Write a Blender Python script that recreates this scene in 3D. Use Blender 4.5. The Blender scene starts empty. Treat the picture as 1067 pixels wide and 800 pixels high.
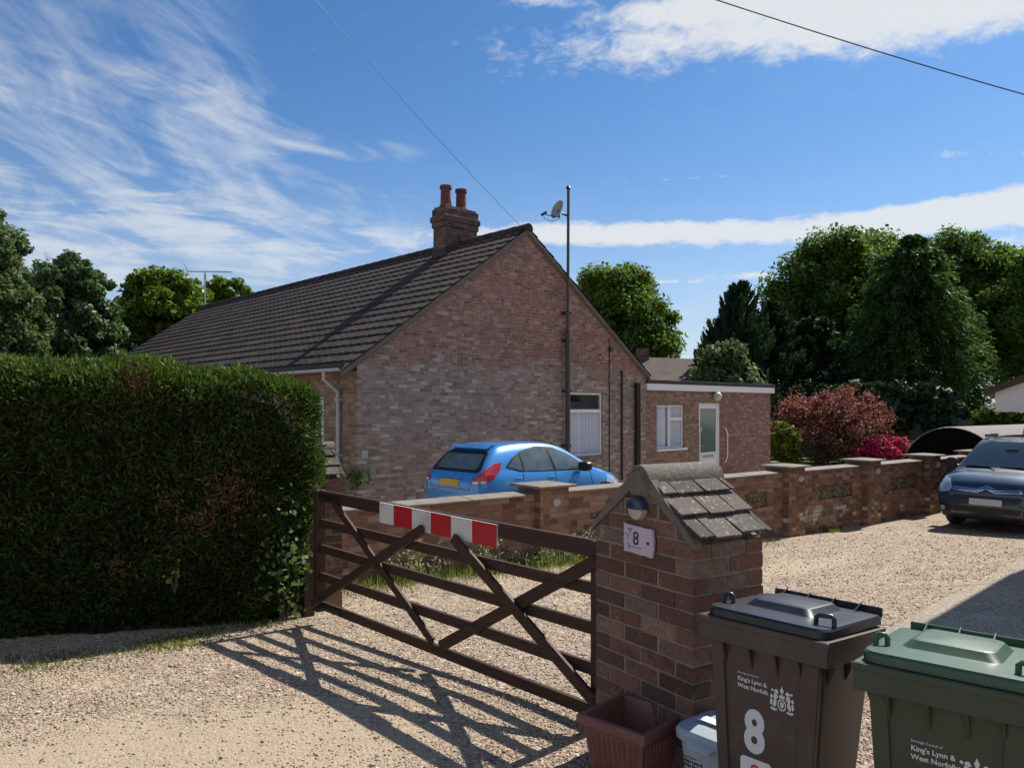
import bpy, bmesh, math, random
import numpy as np
from mathutils import Vector, Matrix, geometry
from mathutils.bvhtree import BVHTree

R = math.radians
scene = bpy.context.scene
COL = scene.collection
CAMH, F, HX, HY = 1.7, 800.0, 533.5, 425.0        # eye height; focal length and horizon in photo pixels

def gz(y):                                         # the site falls gently away from the road
    return -0.055 * min(max(y - 4.5, 0.0), 9.1)
def P(px, py, Y):                                  # point seen at a photo pixel at a given distance
    return Vector(((px - HX) / F * Y, Y, CAMH + (HY - py) / F * Y))
def ground(px, py):
    q = (py - HY) / F
    y = CAMH / q
    if y > 4.5:
        y = (CAMH - .055 * 4.5) / (q - .055) if q > .056 else 999
        if y > 13.6 or y < 0: y = (CAMH + .5005) / q
    return Vector(((px - HX) / F * y, y, gz(y)))
def on_plane(px, py, o, n):
    d = Vector(((px - HX) / F, 1, (HY - py) / F)); c = Vector((0, 0, CAMH))
    return c + d * ((o - c).dot(n) / d.dot(n))

# ------------------------------------------------------------------ nodes
def node(t, typ, ins=None, **props):
    n = t.nodes.new(typ)
    for k, v in props.items(): setattr(n, k, v)
    for k, v in (ins or {}).items():
        s = n.inputs[k]
        if isinstance(v, bpy.types.NodeSocket): t.links.new(v, s)
        else: s.default_value = v
    return n
def M(t, op, a, b=0.0, c=0.0, clamp=False):
    n = t.nodes.new('ShaderNodeMath'); n.operation = op; n.use_clamp = clamp
    for i, v in enumerate((a, b, c)):
        if i >= len(n.inputs): break
        if isinstance(v, bpy.types.NodeSocket): t.links.new(v, n.inputs[i])
        else: n.inputs[i].default_value = v
    return n.outputs[0]
def c4(c): return tuple(c) + (1,) if len(c) == 3 else tuple(c)
def mix(t, f, a, b, mode='MIX'):
    n = t.nodes.new('ShaderNodeMix'); n.data_type = 'RGBA'; n.blend_type = mode
    for i, v in ((0, f), (6, a), (7, b)):
        if isinstance(v, bpy.types.NodeSocket): t.links.new(v, n.inputs[i])
        else: n.inputs[i].default_value = c4(v) if i else v
    return n.outputs[2]
def ramp(t, f, stops, interp='LINEAR'):
    n = t.nodes.new('ShaderNodeValToRGB'); cr = n.color_ramp; cr.interpolation = interp
    while len(cr.elements) < len(stops): cr.elements.new(.5)
    for e, (p, c) in zip(cr.elements, stops):
        e.position = p; e.color = c4(c) if not isinstance(c, (int, float)) else (c, c, c, 1)
    t.links.new(f, n.inputs[0])
    return n.outputs[0]
def sstep(t, x, a, b):
    n = t.nodes.new('ShaderNodeMapRange'); n.interpolation_type = 'SMOOTHSTEP'
    t.links.new(x, n.inputs[0]); n.inputs[1].default_value = a; n.inputs[2].default_value = b
    return n.outputs[0]
def newmat(name):
    m = bpy.data.materials.new(name); m.use_nodes = True
    t = m.node_tree
    return m, t, t.nodes['Principled BSDF']
def noise(t, vec, scale, detail=4, rough=.6, out=0, dist=0.0):
    ins = {'Scale': scale, 'Detail': detail, 'Roughness': rough, 'Distortion': dist}
    if vec is not None: ins['Vector'] = vec
    return node(t, 'ShaderNodeTexNoise', ins).outputs[out]
def bump(t, h, dist, strength=1.0):
    return node(t, 'ShaderNodeBump', {'Height': h, 'Distance': dist, 'Strength': strength}).outputs[0]
def setb(t, b, **kw):
    for k, v in kw.items():
        s = b.inputs[k.replace('_', ' ')]
        if isinstance(v, bpy.types.NodeSocket): t.links.new(v, s)
        else: s.default_value = c4(v) if isinstance(v, (tuple, list)) and len(v) == 3 and s.type == 'RGBA' else v

def plain(name, col, rough=.5, metal=0., var=.25, scale=6., bmp=0., spec=.5, dirt=None, coat=0.):
    m, t, b = newmat(name)
    co = node(t, 'ShaderNodeTexCoord').outputs['Object']
    n1 = noise(t, co, scale, 6, .65)
    c = mix(t, n1, [x * (1 - var) for x in col], [min(1, x * (1 + var)) for x in col])
    if dirt:
        n2 = sstep(t, noise(t, co, scale * .45, 5, .7), .5, .72)
        c = mix(t, M(t, 'MULTIPLY', n2, dirt[1]), c, dirt[0])
    setb(t, b, Base_Color=c, Roughness=rough, Metallic=metal, Specular_IOR_Level=spec, Coat_Weight=coat)
    if bmp: setb(t, b, Normal=bump(t, noise(t, co, scale * 8, 4, .7), bmp))
    return m

def leafmat(name, stops, trans=.35, rough=.6):
    m, t, b = newmat(name)
    a = node(t, 'ShaderNodeAttribute', attribute_name='tint').outputs['Fac']
    c = ramp(t, a, stops)
    setb(t, b, Base_Color=c, Roughness=rough, Specular_IOR_Level=.25)
    tr = node(t, 'ShaderNodeBsdfTranslucent', {'Color': mix(t, 1.0, c, (.88, 1.0, .5), 'MULTIPLY')}).outputs[0]
    ms = node(t, 'ShaderNodeMixShader', {0: trans, 1: b.outputs[0], 2: tr}).outputs[0]
    t.links.new(ms, t.nodes['Material Output'].inputs[0])
    return m

def brickmat(name, stops, mortar=(.32, .29, .25), bw=.225, bh=.075, mw=.011, low=None, stain=None, bmp=.006, pale=None, heads=.28):
    """bricks laid out in metres over the UV map; every brick has its own colour"""
    m, t, b = newmat(name)
    uv = node(t, 'ShaderNodeUVMap').outputs[0]
    wob = noise(t, uv, 9, 3, .6, 1)
    uv2 = node(t, 'ShaderNodeVectorMath', {0: wob, 1: (.5, .5, .5)}, operation='SUBTRACT').outputs[0]
    uv2 = node(t, 'ShaderNodeVectorMath', {0: uv2, 'Scale': .012}, operation='SCALE').outputs[0]
    uv2 = node(t, 'ShaderNodeVectorMath', {0: uv, 1: uv2}, operation='ADD').outputs[0]
    s = node(t, 'ShaderNodeSeparateXYZ', {0: uv2}).outputs
    v = M(t, 'DIVIDE', s[1], bh); row = M(t, 'FLOOR', v); fv = M(t, 'FRACT', v)
    odd = M(t, 'MODULO', M(t, 'ADD', row, 100.0), 2.0)
    u = M(t, 'ADD', M(t, 'DIVIDE', s[0], bw), M(t, 'MULTIPLY', odd, .5))
    colm = M(t, 'FLOOR', u); fu = M(t, 'FRACT', u)
    cell0 = node(t, 'ShaderNodeCombineXYZ', {0: colm, 1: row, 2: 7.7}).outputs[0]
    k = M(t, 'ADD', 1.0, M(t, 'GREATER_THAN', node(t, 'ShaderNodeTexWhiteNoise', {0: cell0}).outputs[0], 1.0 - heads))   # some headers among the stretchers
    fk = M(t, 'MULTIPLY', fu, k); fu = M(t, 'FRACT', fk)
    cell = node(t, 'ShaderNodeCombineXYZ', {0: colm, 1: row, 2: M(t, 'ADD', M(t, 'FLOOR', fk), 3.3)}).outputs[0]
    wn = node(t, 'ShaderNodeTexWhiteNoise', {0: cell}).outputs[0]
    du = M(t, 'DIVIDE', M(t, 'MULTIPLY', M(t, 'MINIMUM', fu, M(t, 'SUBTRACT', 1.0, fu)), bw), k)
    dv = M(t, 'MULTIPLY', M(t, 'MINIMUM', fv, M(t, 'SUBTRACT', 1.0, fv)), bh)
    d = M(t, 'MINIMUM', du, dv)
    face = sstep(t, d, mw * .35, mw * .75)
    c = ramp(t, wn, stops)
    big = noise(t, uv, 1.1, 5, .65)
    fine = noise(t, uv, 55, 5, .7)
    c = mix(t, .6, c, ramp(t, fine, [(.25, (.6, .6, .6)), (.75, (1.25, 1.25, 1.25))]), 'MULTIPLY')
    c = mix(t, .5, c, ramp(t, big, [(.3, (.66, .64, .62)), (.7, (1.25, 1.22, 1.2))]), 'MULTIPLY')
    if low:      # paler, greyer weathered bricks below a height
        z0, z1, stops2 = low
        zz = M(t, 'ADD', s[1], M(t, 'MULTIPLY', M(t, 'SUBTRACT', big, .5), 1.4))
        f = M(t, 'SUBTRACT', 1.0, sstep(t, zz, z0, z1))
        c2 = mix(t, .5, ramp(t, wn, stops2), ramp(t, fine, [(.25, (.6, .6, .6)), (.75, (1.25, 1.25, 1.25))]), 'MULTIPLY')
        c2 = mix(t, M(t, 'MULTIPLY', sstep(t, noise(t, uv, 3.1, 6, .7), .58, .72), .7), c2, (.42, .36, .31))
        c = mix(t, f, c, c2)
    if stain:    # white efflorescence in a band near the ground
        z0, z1, amt = stain
        f = M(t, 'MULTIPLY', sstep(t, s[1], z0, z0 + .08), M(t, 'SUBTRACT', 1.0, sstep(t, s[1], z1 - .08, z1)))
        f = M(t, 'MULTIPLY', f, sstep(t, noise(t, uv, 2.3, 5, .6), .5, .62))
        f = M(t, 'MULTIPLY', f, sstep(t, wn, .25, .5))
        c = mix(t, M(t, 'MULTIPLY', f, amt), c, (.6, .58, .56))
    if pale: c = mix(t, sstep(t, wn, pale, pale + .02), c, (.34, .27, .23))
    mo = mix(t, fine, [x * .6 for x in mortar], mortar)
    patchy = sstep(t, noise(t, uv, 4.5, 5, .7), .44, .6)          # joints weathered back to brick colour in places
    mo = mix(t, M(t, 'MULTIPLY', M(t, 'SUBTRACT', 1.0, patchy), .75), mo, mix(t, .5, c, (.12, .10, .09)))
    c = mix(t, face, mo, c)
    h = M(t, 'ADD', face, M(t, 'MULTIPLY', fine, .35))
    setb(t, b, Base_Color=c, Roughness=.9, Specular_IOR_Level=.2, Normal=bump(t, h, bmp))
    return m

# ------------------------------------------------------------------ mesh builder
class MB:
    def __init__(s): s.v = []; s.f = []; s.t = []
    def add(s, vs, fs, tint=None):
        o = len(s.v); s.v += [tuple(p) for p in vs]; s.f += [[i + o for i in f] for f in fs]
        s.t += [random.random() if tint is None else tint] * len(fs)
        return s
    def hexa(s, p, tint=None):     # 8 points: bottom ring then top ring
        return s.add(p, [(3, 2, 1, 0), (4, 5, 6, 7), (0, 1, 5, 4), (1, 2, 6, 5), (2, 3, 7, 6), (3, 0, 4, 7)], tint)
    def box(s, x0, x1, y0, y1, z0, z1, m=None, tint=None):
        p = [Vector(q) for q in ((x0, y0, z0), (x1, y0, z0), (x1, y1, z0), (x0, y1, z0), (x0, y0, z1), (x1, y0, z1), (x1, y1, z1), (x0, y1, z1))]
        if m is not None: p = [m @ q for q in p]
        return s.hexa(p, tint)
    def bar(s, a, b, w, h, up=Vector((0, 0, 1)), ext=0):   # rectangular bar from a to b; w sideways, h along up
        a, b = Vector(a), Vector(b); d = (b - a).normalized(); a = a - d * ext; b = b + d * ext
        sd = d.cross(up).normalized(); u = sd.cross(d).normalized()
        q = []
        for c in (a, b): q += [c - sd * w / 2 - u * h / 2, c + sd * w / 2 - u * h / 2, c + sd * w / 2 + u * h / 2, c - sd * w / 2 + u * h / 2]
        return s.hexa(q)
    def prism(s, poly, d):         # polygon (3-D points) pushed along d
        n = len(poly); d = Vector(d); p = [Vector(q) for q in poly]
        return s.add(p + [q + d for q in p], [list(range(n))[::-1], list(range(n, 2 * n))] + [(i, (i + 1) % n, n + (i + 1) % n, n + i) for i in range(n)])
    def tube(s, path, r, seg=8, cap=True):
        path = [Vector(p) for p in path]; n = len(path)
        rs = r if isinstance(r, (list, tuple)) else [r] * n
        vs = []; prev = None
        for i, p in enumerate(path):
            d = (path[min(i + 1, n - 1)] - path[max(i - 1, 0)]).normalized()
            if prev is None: prev = d.orthogonal().normalized()
            a = (prev - d * prev.dot(d)).normalized(); prev = a; b2 = d.cross(a)
            vs += [p + (a * math.cos(2 * math.pi * k / seg) + b2 * math.sin(2 * math.pi * k / seg)) * rs[i] for k in range(seg)]
        fs = [(i * seg + k, i * seg + (k + 1) % seg, (i + 1) * seg + (k + 1) % seg, (i + 1) * seg + k) for i in range(n - 1) for k in range(seg)]
        if cap: fs += [list(range(seg))[::-1], list(range((n - 1) * seg, n * seg))]
        return s.add(vs, fs)
    def lathe(s, prof, seg=24, m=None):   # profile [(r,z)] about z
        vs = []
        for r, z in prof: vs += [Vector((r * math.cos(2 * math.pi * k / seg), r * math.sin(2 * math.pi * k / seg), z)) for k in range(seg)]
        if m is not None: vs = [m @ v for v in vs]
        n = len(prof)
        fs = [(i * seg + k, i * seg + (k + 1) % seg, (i + 1) * seg + (k + 1) % seg, (i + 1) * seg + k) for i in range(n - 1) for k in range(seg)]
        fs += [list(range(seg))[::-1], list(range((n - 1) * seg, n * seg))]
        return s.add(vs, fs)
    def loft(s, rings, closed=True, caps=True):
        n = len(rings[0]); vs = [p for r in rings for p in r]
        e = n if closed else n - 1
        fs = [(i * n + k, i * n + (k + 1) % n, (i + 1) * n + (k + 1) % n, (i + 1) * n + k) for i in range(len(rings) - 1) for k in range(e)]
        if caps: fs += [list(range(n))[::-1], list(range((len(rings) - 1) * n, len(rings) * n))]
        return s.add(vs, fs)
    def build(s, name, mat, parent=None, bevel=0., smooth=None, seg=2, subd=0, fixn=True, cuts=()):
        me = bpy.data.meshes.new(name); me.from_pydata(s.v, [], s.f)
        at = me.attributes.new('tint', 'FLOAT', 'FACE'); at.data.foreach_set('value', s.t)
        bm = bmesh.new(); bm.from_mesh(me)
        if fixn: bmesh.ops.recalc_face_normals(bm, faces=bm.faces)
        for co, no in cuts:
            bmesh.ops.bisect_plane(bm, geom=bm.verts[:] + bm.edges[:] + bm.faces[:], plane_co=co, plane_no=no, clear_outer=True)
        if bevel:
            es = [e for e in bm.edges if len(e.link_faces) == 2 and e.calc_face_angle(0) > R(28)]
            bmesh.ops.bevel(bm, geom=es, offset=bevel, segments=seg, profile=.6, affect='EDGES', clamp_overlap=True)
        uvl = bm.loops.layers.uv.new('UVMap')
        for f in bm.faces:
            n = f.normal
            if abs(n.z) > .8: tx, ty = Vector((1, 0, 0)), Vector((0, 1, 0))
            else:
                tx = Vector((-n.y, n.x, 0)).normalized(); ty = Vector((0, 0, 1))
            for l in f.loops: l[uvl].uv = (l.vert.co.dot(tx), l.vert.co.dot(ty))
        bm.to_mesh(me); bm.free()
        if smooth is not None:
            me.polygons.foreach_set('use_smooth', [True] * len(me.polygons)); me.set_sharp_from_angle(angle=R(smooth))
        o = bpy.data.objects.new(name, me); COL.objects.link(o)
        if mat: me.materials.append(mat)
        if parent: o.parent = parent
        if subd:
            md = o.modifiers.new('sub', 'SUBSURF'); md.levels = md.render_levels = subd
        return o
def tag(o, label=None, cat=None, group=None, kind=None):
    for k, v in (('label', label), ('category', cat), ('group', group), ('kind', kind)):
        if v: o[k] = v
    return o
def thing(name, label, cat, loc=(0, 0, 0), rz=0., group=None):
    o = bpy.data.objects.new(name, None); COL.objects.link(o); o.empty_display_size = .1
    o.location = loc; o.rotation_euler = (0, 0, rz)
    return tag(o, label, cat, group)
def copy_tree(o, parent=None, skip=()):
    c = o.copy(); COL.objects.link(c)
    if parent: c.parent = parent
    for ch in [x for x in bpy.data.objects if x.parent == o]:
        if ch.name.split('.')[0] not in skip: copy_tree(ch, c, skip)
    return c
def text(name, s, size, mat, parent, mtx, bold=0., extr=.0006, align='LEFT', sx=1.):
    cu = bpy.data.curves.new(name, 'FONT'); cu.body = s; cu.size = size; cu.extrude = extr; cu.offset = bold; cu.align_x = align
    cu.resolution_u = 4
    tmp = bpy.data.objects.new('tmp', cu); COL.objects.link(tmp)
    dg = bpy.context.evaluated_depsgraph_get(); dg.update()
    me = bpy.data.meshes.new_from_object(tmp.evaluated_get(dg))
    bpy.data.objects.remove(tmp); bpy.data.curves.remove(cu)
    me.name = name; me.transform(mtx @ Matrix.Diagonal((sx, 1, 1, 1))); me.materials.clear(); me.materials.append(mat)
    o = bpy.data.objects.new(name, me); COL.objects.link(o); o.parent = parent
    return o
def quads(name, C, U, V, tint, mat, parent=None):
    """many little rhombic leaves as one mesh: centres C, half axes U, V"""
    n = len(C)
    co = np.stack([C - U, C + V, C + U, C - V], 1).reshape(-1, 3).astype(np.float32)
    me = bpy.data.meshes.new(name)
    me.vertices.add(4 * n); me.vertices.foreach_set('co', co.ravel())
    me.loops.add(4 * n); me.loops.foreach_set('vertex_index', np.arange(4 * n, dtype=np.int32))
    me.polygons.add(n); me.polygons.foreach_set('loop_start', np.arange(0, 4 * n, 4, dtype=np.int32))
    me.update(calc_edges=True)
    at = me.attributes.new('tint', 'FLOAT', 'FACE'); at.data.foreach_set('value', np.clip(tint, 0, 1).astype(np.float32))
    me.materials.append(mat)
    o = bpy.data.objects.new(name, me); COL.objects.link(o)
    if parent: o.parent = parent
    return o
def unit(a): return a / np.maximum(np.linalg.norm(a, axis=-1, keepdims=True), 1e-9)
def rdir(g, n): return unit(g.normal(size=(n, 3)))
def vnoise(p, s, seed=0):            # cheap smooth 3-D noise from sines, about -1..1
    g = np.random.default_rng(seed); a = np.zeros(len(p))
    for k in range(5):
        d = g.normal(size=3); d /= np.linalg.norm(d)
        a += np.sin(p @ d * s * (1 + .5 * k) * 2 * np.pi + g.uniform(0, 6.28)) / (1 + .35 * k)
    return a / 2.4
SKYTINT, CLOUD, EXPO = (.33, .56, .77), (5.35, 5.5, 5.65), 0.5
# ------------------------------------------------------------------ camera, light, sky
cam = bpy.data.cameras.new('camera'); co_ = bpy.data.objects.new('camera', cam); COL.objects.link(co_)
co_.location = (0, 0, CAMH); co_.rotation_euler = (R(90), 0, 0)
cam.sensor_width = 36; cam.lens = F / 1067 * 36; cam.shift_y = 25 / 1067; cam.clip_end = 3000; cam.clip_start = .05
scene.camera = co_
SUN_EL, SUN_AZ = R(48), R(46.2)
sd = Vector((math.sin(SUN_AZ) * math.cos(SUN_EL), math.cos(SUN_AZ) * math.cos(SUN_EL), math.sin(SUN_EL)))
sl = bpy.data.lights.new('sun', 'SUN'); sl.energy = 5.0; sl.angle = R(.5); sl.color = (1, .94, .85)
so = bpy.data.objects.new('sun', sl); COL.objects.link(so); so.rotation_euler = (-sd).to_track_quat('-Z', 'Y').to_euler()
w = bpy.data.worlds.new('World'); scene.world = w; w.use_nodes = True
t = w.node_tree; bg = t.nodes['Background']
sky = node(t, 'ShaderNodeTexSky', sky_type='NISHITA', sun_disc=False, sun_elevation=SUN_EL, sun_rotation=SUN_AZ, altitude=0, air_density=1.0, dust_density=.6, ozone_density=2.2).outputs[0]
dirv = node(t, 'ShaderNodeTexCoord').outputs['Generated']
s_ = node(t, 'ShaderNodeSeparateXYZ', {0: dirv}).outputs
AZ = M(t, 'ARCTAN2', s_[0], s_[1]); EL = M(t, 'ARCSINE', s_[2])
def azel(px, py):
    dx, dz = (px - HX) / F, (HY - py) / F
    return math.atan2(dx, 1), math.atan2(dz, math.hypot(dx, 1))
AEV = node(t, 'ShaderNodeCombineXYZ', {0: AZ, 1: EL, 2: 0.0}).outputs[0]
def blob(px, py, sx, sy, tilt=0., amp=1.):        # one soft patch of cloud cover in a direction of the sky
    a0, e0 = azel(px, py)
    mp = node(t, 'ShaderNodeMapping', {'Vector': AEV, 'Location': (a0, e0, 0), 'Rotation': (0, 0, R(tilt)), 'Scale': (sx / F * 1.9, sy / F * 1.9, 1)}, vector_type='TEXTURE').outputs[0]
    return M(t, 'MULTIPLY', node(t, 'ShaderNodeTexGradient', {'Vector': mp}, gradient_type='SPHERICAL').outputs[1], amp)
def tot(l):
    r = l[0]
    for x in l[1:]: r = M(t, 'ADD', r, x)
    return r
def skyvec(kx, ky, rot):
    c, s = math.cos(R(rot)), math.sin(R(rot))
    u = M(t, 'ADD', M(t, 'MULTIPLY', AZ, c * kx), M(t, 'MULTIPLY', EL, s * kx))
    v = M(t, 'ADD', M(t, 'MULTIPLY', AZ, -s * ky), M(t, 'MULTIPLY', EL, c * ky))
    return node(t, 'ShaderNodeCombineXYZ', {0: u, 1: v, 2: .7}).outputs[0]
n_wisp = noise(t, skyvec(3.0, 7.5, -20), 1.7, 6, .58, 0, 1.1)
n_fib = noise(t, skyvec(4, 20, -14), 1.6, 6, .62, 0, 1.4)
n_flat = noise(t, skyvec(2.5, 13, 0), 3.0, 5, .6, 0, .5)
n_puff = noise(t, skyvec(9, 17, 0), 3.2, 7, .66, 0, .3)
wisp = tot([blob(40, 95, 130, 60, -24, .8), blob(215, 60, 34, 80, 24, .75), blob(130, 130, 130, 20, -14, .7), blob(235, 130, 70, 26, -5, .8), blob(325, 149, 80, 8, -3, 1.3), blob(100, 40, 150, 50, -30, .35),
            blob(60, 222, 200, 34, -5, 1.5), blob(330, 246, 170, 26, -4, 1.25), blob(350, 195, 90, 7, -6, .8), blob(170, 290, 240, 34, 0, 1.2), blob(820, 150, 200, 60, 0, .12)])
wn = M(t, 'ADD', M(t, 'MULTIPLY', n_wisp, .7), M(t, 'MULTIPLY', n_fib, .3))
ca = M(t, 'MULTIPLY', M(t, 'MINIMUM', wisp, 1.1), sstep(t, wn, .35, .70))
band = tot([blob(800, 240, 330, 10, -.6, 1.15), blob(630, 243, 100, 8, 0, .7), blob(1010, 236, 150, 10, 0, .7), blob(1050, 208, 75, 10, 5, .9), blob(960, 214, 60, 5, 3, .5), blob(600, 225, 40, 6, 0, .4), blob(900, 2, 240, 22, 2, 1.35), blob(1060, 2, 130, 20, 0, 1.1), blob(740, 0, 85, 12, 0, .9), blob(565, 0, 40, 6, 0, .7),
            blob(690, 294, 55, 4, 0, 1.0), blob(795, 286, 45, 3.5, -3, .9), blob(640, 330, 120, 16, 0, .75), blob(1040, 160, 45, 4, -8, .5), blob(1060, 258, 50, 7, 0, .8), blob(700, 187, 110, 2.5, 0, .35)])
cb = sstep(t, M(t, 'ADD', M(t, 'MULTIPLY', band, .55), M(t, 'ADD', M(t, 'MULTIPLY', n_puff, .85), M(t, 'MULTIPLY', n_flat, .25))), .66, 1.12)
haze = M(t, 'MULTIPLY', M(t, 'POWER', 2.71828, M(t, 'MULTIPLY', M(t, 'MULTIPLY', EL, EL), -26.0)), M(t, 'ADD', .45, M(t, 'MULTIPLY', n_flat, .6)))
cl = M(t, 'MAXIMUM', M(t, 'MULTIPLY', ca, .68), M(t, 'MULTIPLY', cb, .92))
sheet = tot([blob(50, 212, 190, 30, -5, 1.3), blob(330, 246, 170, 20, -4, 1.2), blob(150, 285, 250, 30, 0, 1.1), blob(660, 340, 110, 18, 0, .7)])
sheet = M(t, 'MULTIPLY', M(t, 'MINIMUM', sheet, 1.0), sstep(t, M(t, 'ADD', M(t, 'MULTIPLY', n_flat, .6), M(t, 'MULTIPLY', n_wisp, .4)), .36, .62))
cl = M(t, 'MAXIMUM', cl, M(t, 'MULTIPLY', sheet, .72))
cl = M(t, 'MAXIMUM', cl, M(t, 'MULTIPLY', haze, .8), clamp=True)
skyc = mix(t, 1.0, sky, SKYTINT, 'MULTIPLY')
col_ = mix(t, cl, skyc, CLOUD)
# unseen broken cumulus added behind the camera to brighten the shaded walls
n_fill = noise(t, dirv, 2.6, 4, .58, 0, .2)
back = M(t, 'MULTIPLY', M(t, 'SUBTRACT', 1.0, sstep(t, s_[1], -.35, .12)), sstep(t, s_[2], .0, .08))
col_ = mix(t, M(t, 'MULTIPLY', back, sstep(t, n_fill, .46, .6)), col_, (4.1, 4.05, 4.0))
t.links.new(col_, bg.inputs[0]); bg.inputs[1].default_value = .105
w.cycles.sampling_method = 'MANUAL'; w.cycles.sample_map_resolution = 512
cy_ = scene.cycles
cy_.max_bounces = 5; cy_.diffuse_bounces = 2; cy_.glossy_bounces = 3; cy_.transmission_bounces = 3; cy_.transparent_max_bounces = 6
cy_.use_adaptive_sampling = True; cy_.adaptive_threshold = .02; cy_.caustics_reflective = False; cy_.caustics_refractive = False; cy_.sample_clamp_indirect = 6
scene.view_settings.view_transform = 'Standard'; scene.view_settings.look = 'None'; scene.view_settings.gamma = 1
scene.view_settings.exposure = EXPO

# ------------------------------------------------------------------ materials
BR = [(0, (.11, .066, .056)), (.25, (.165, .09, .073)), (.5, (.21, .11, .085)), (.72, (.25, .14, .105)), (.88, (.21, .15, .125)), (1, (.32, .21, .155))]
m_gable = brickmat('gable_brick', [(0, (.20, .11, .095)), (.15, (.275, .145, .115)), (.6, (.33, .172, .138)), (.88, (.38, .22, .18)), (1, (.45, .31, .265))], (.50, .45, .39), mw=.015, bmp=.009,
                   low=(2.9, 3.45, [(0, (.21, .16, .135)), (.2, (.285, .218, .18)), (.6, (.335, .262, .215)), (.88, (.39, .315, .265)), (1, (.52, .455, .39))]))
m_side = brickmat('side_brick', [(0, (.18, .12, .088)), (.5, (.26, .18, .132)), (1, (.36, .265, .2))])
m_extl = brickmat('extension_brick', [(0, (.21, .14, .105)), (.5, (.31, .21, .155)), (1, (.42, .28, .21))])
m_extr = brickmat('pink_brick', [(0, (.25, .14, .13)), (.6, (.33, .185, .17)), (.78, (.36, .21, .19)), (1, (.4, .27, .24))], (.28, .21, .19), pale=.84, bmp=.003)
m_wall = brickmat('garden_brick', [(0, (.15, .085, .06)), (.25, (.24, .13, .09)), (.65, (.30, .165, .112)), (1, (.39, .26, .19))], (.32, .27, .21), stain=(-.42, .0, .85))
m_coping = plain('coping_concrete', (.20, .172, .142), .9, var=.35, scale=5, bmp=.003, dirt=((.1, .095, .08), .8))
m_white = plain('white_upvc', (.78, .79, .8), .35, var=.05)
m_grey_pipe = plain('grey_plastic', (.36, .38, .42), .4, var=.1)
m_black_pipe = plain('black_pipe', (.022, .018, .018), .5, var=.3)
m_dark_wood, t, b = newmat('stained_wood')
co = node(t, 'ShaderNodeMapping', {'Vector': node(t, 'ShaderNodeTexCoord').outputs['Object'], 'Scale': (1.6, 26, 26)}).outputs[0]
gr_ = noise(t, co, 2.2, 7, .7, 0, .6)
c = ramp(t, gr_, [(.25, (.018, .007, .004)), (.5, (.042, .017, .010)), (.66, (.062, .029, .017)), (.8, (.12, .085, .06))])
setb(t, b, Base_Color=c, Roughness=.62, Specular_IOR_Level=.4, Normal=bump(t, gr_, .004))
m_wood_old = plain('stained_wood', (.040, .016, .009), .6, var=.5, scale=9, bmp=.002, dirt=((.075, .05, .033), .35))
m_lead = plain('dark_felt', (.045, .042, .042), .85, var=.3)
m_black = plain('black_plastic', (.012, .012, .013), .4, var=.2)
m_rubber = plain('tyre_rubber', (.018, .018, .018), .85, var=.25)
m_metal = plain('grey_metal', (.42, .43, .45), .35, metal=.8, var=.15)
m_dish = plain('dish_metal', (.30, .29, .28), .5, var=.15)
m_pole = plain('pole_metal', (.06, .045, .04), .55, var=.4, scale=3)
m_net = plain('net_curtain', (.74, .77, .87), .9, var=.06)
m_terracotta = plain('chimney_clay', (.13, .042, .032), .8, var=.3, scale=8, dirt=((.05, .03, .03), .6))
def glass(name, tint, refl=.12):
    m, t, b = newmat(name)
    tr = node(t, 'ShaderNodeBsdfTransparent', {0: c4(tint)}).outputs[0]
    gl = node(t, 'ShaderNodeBsdfGlossy', {'Roughness': .02}).outputs[0]
    f = node(t, 'ShaderNodeLayerWeight', {0: .5}).outputs[1]      # same from both sides
    f = M(t, 'ADD', M(t, 'MULTIPLY', M(t, 'POWER', f, 4.5), .9), refl, clamp=True)
    ms = node(t, 'ShaderNodeMixShader', {0: f, 1: tr, 2: gl}).outputs[0]
    t.links.new(ms, t.nodes['Material Output'].inputs[0]); return m
m_glass = glass('window_glass', (.93, .95, .97), .03)
m_carglass = plain('car_glass', (.10, .13, .13), .04, scale=3.5, var=.75, spec=.9)  # blotchy tone stands in for reflections and seats behind the glass
m_frost = plain('green_glass', (.13, .20, .165), .12, var=.15, spec=.8)

def tilemat(name, c, lich):
    m, t, b = newmat(name)
    co = node(t, 'ShaderNodeTexCoord').outputs['Object']
    a = node(t, 'ShaderNodeAttribute', attribute_name='tint').outputs['Fac']
    c1 = ramp(t, a, [(0, [x * .6 for x in c]), (1, [x * 1.35 for x in c])])
    c1 = mix(t, sstep(t, noise(t, co, 1.3, 6, .7), .45, .7), c1, [x * .55 for x in c])
    c1 = mix(t, M(t, 'MULTIPLY', sstep(t, noise(t, co, 34, 6, .72), .565, .64), lich), c1, (.36, .34, .29))
    setb(t, b, Base_Color=c1, Roughness=.85, Specular_IOR_Level=.3, Normal=bump(t, noise(t, co, 60, 4, .7), .006))
    return m
m_tile = tilemat('roof_tile', (.042, .031, .026), .3)
m_ptile = tilemat('pillar_tile', (.088, .071, .060), .9)
m_ridge = tilemat('ridge_tile', (.14, .122, .10), .6)
m_mortar = plain('verge_mortar', (.165, .14, .118), .95, var=.4, scale=14, bmp=.006, dirt=((.07, .07, .06), .7))
m_ntile = tilemat('brown_roof', (.11, .08, .066), .1)

m_joint = plain('pillar_mortar', (.235, .205, .175), .95, var=.4, scale=16, bmp=.004, dirt=((.11, .09, .075), .75))
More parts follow.
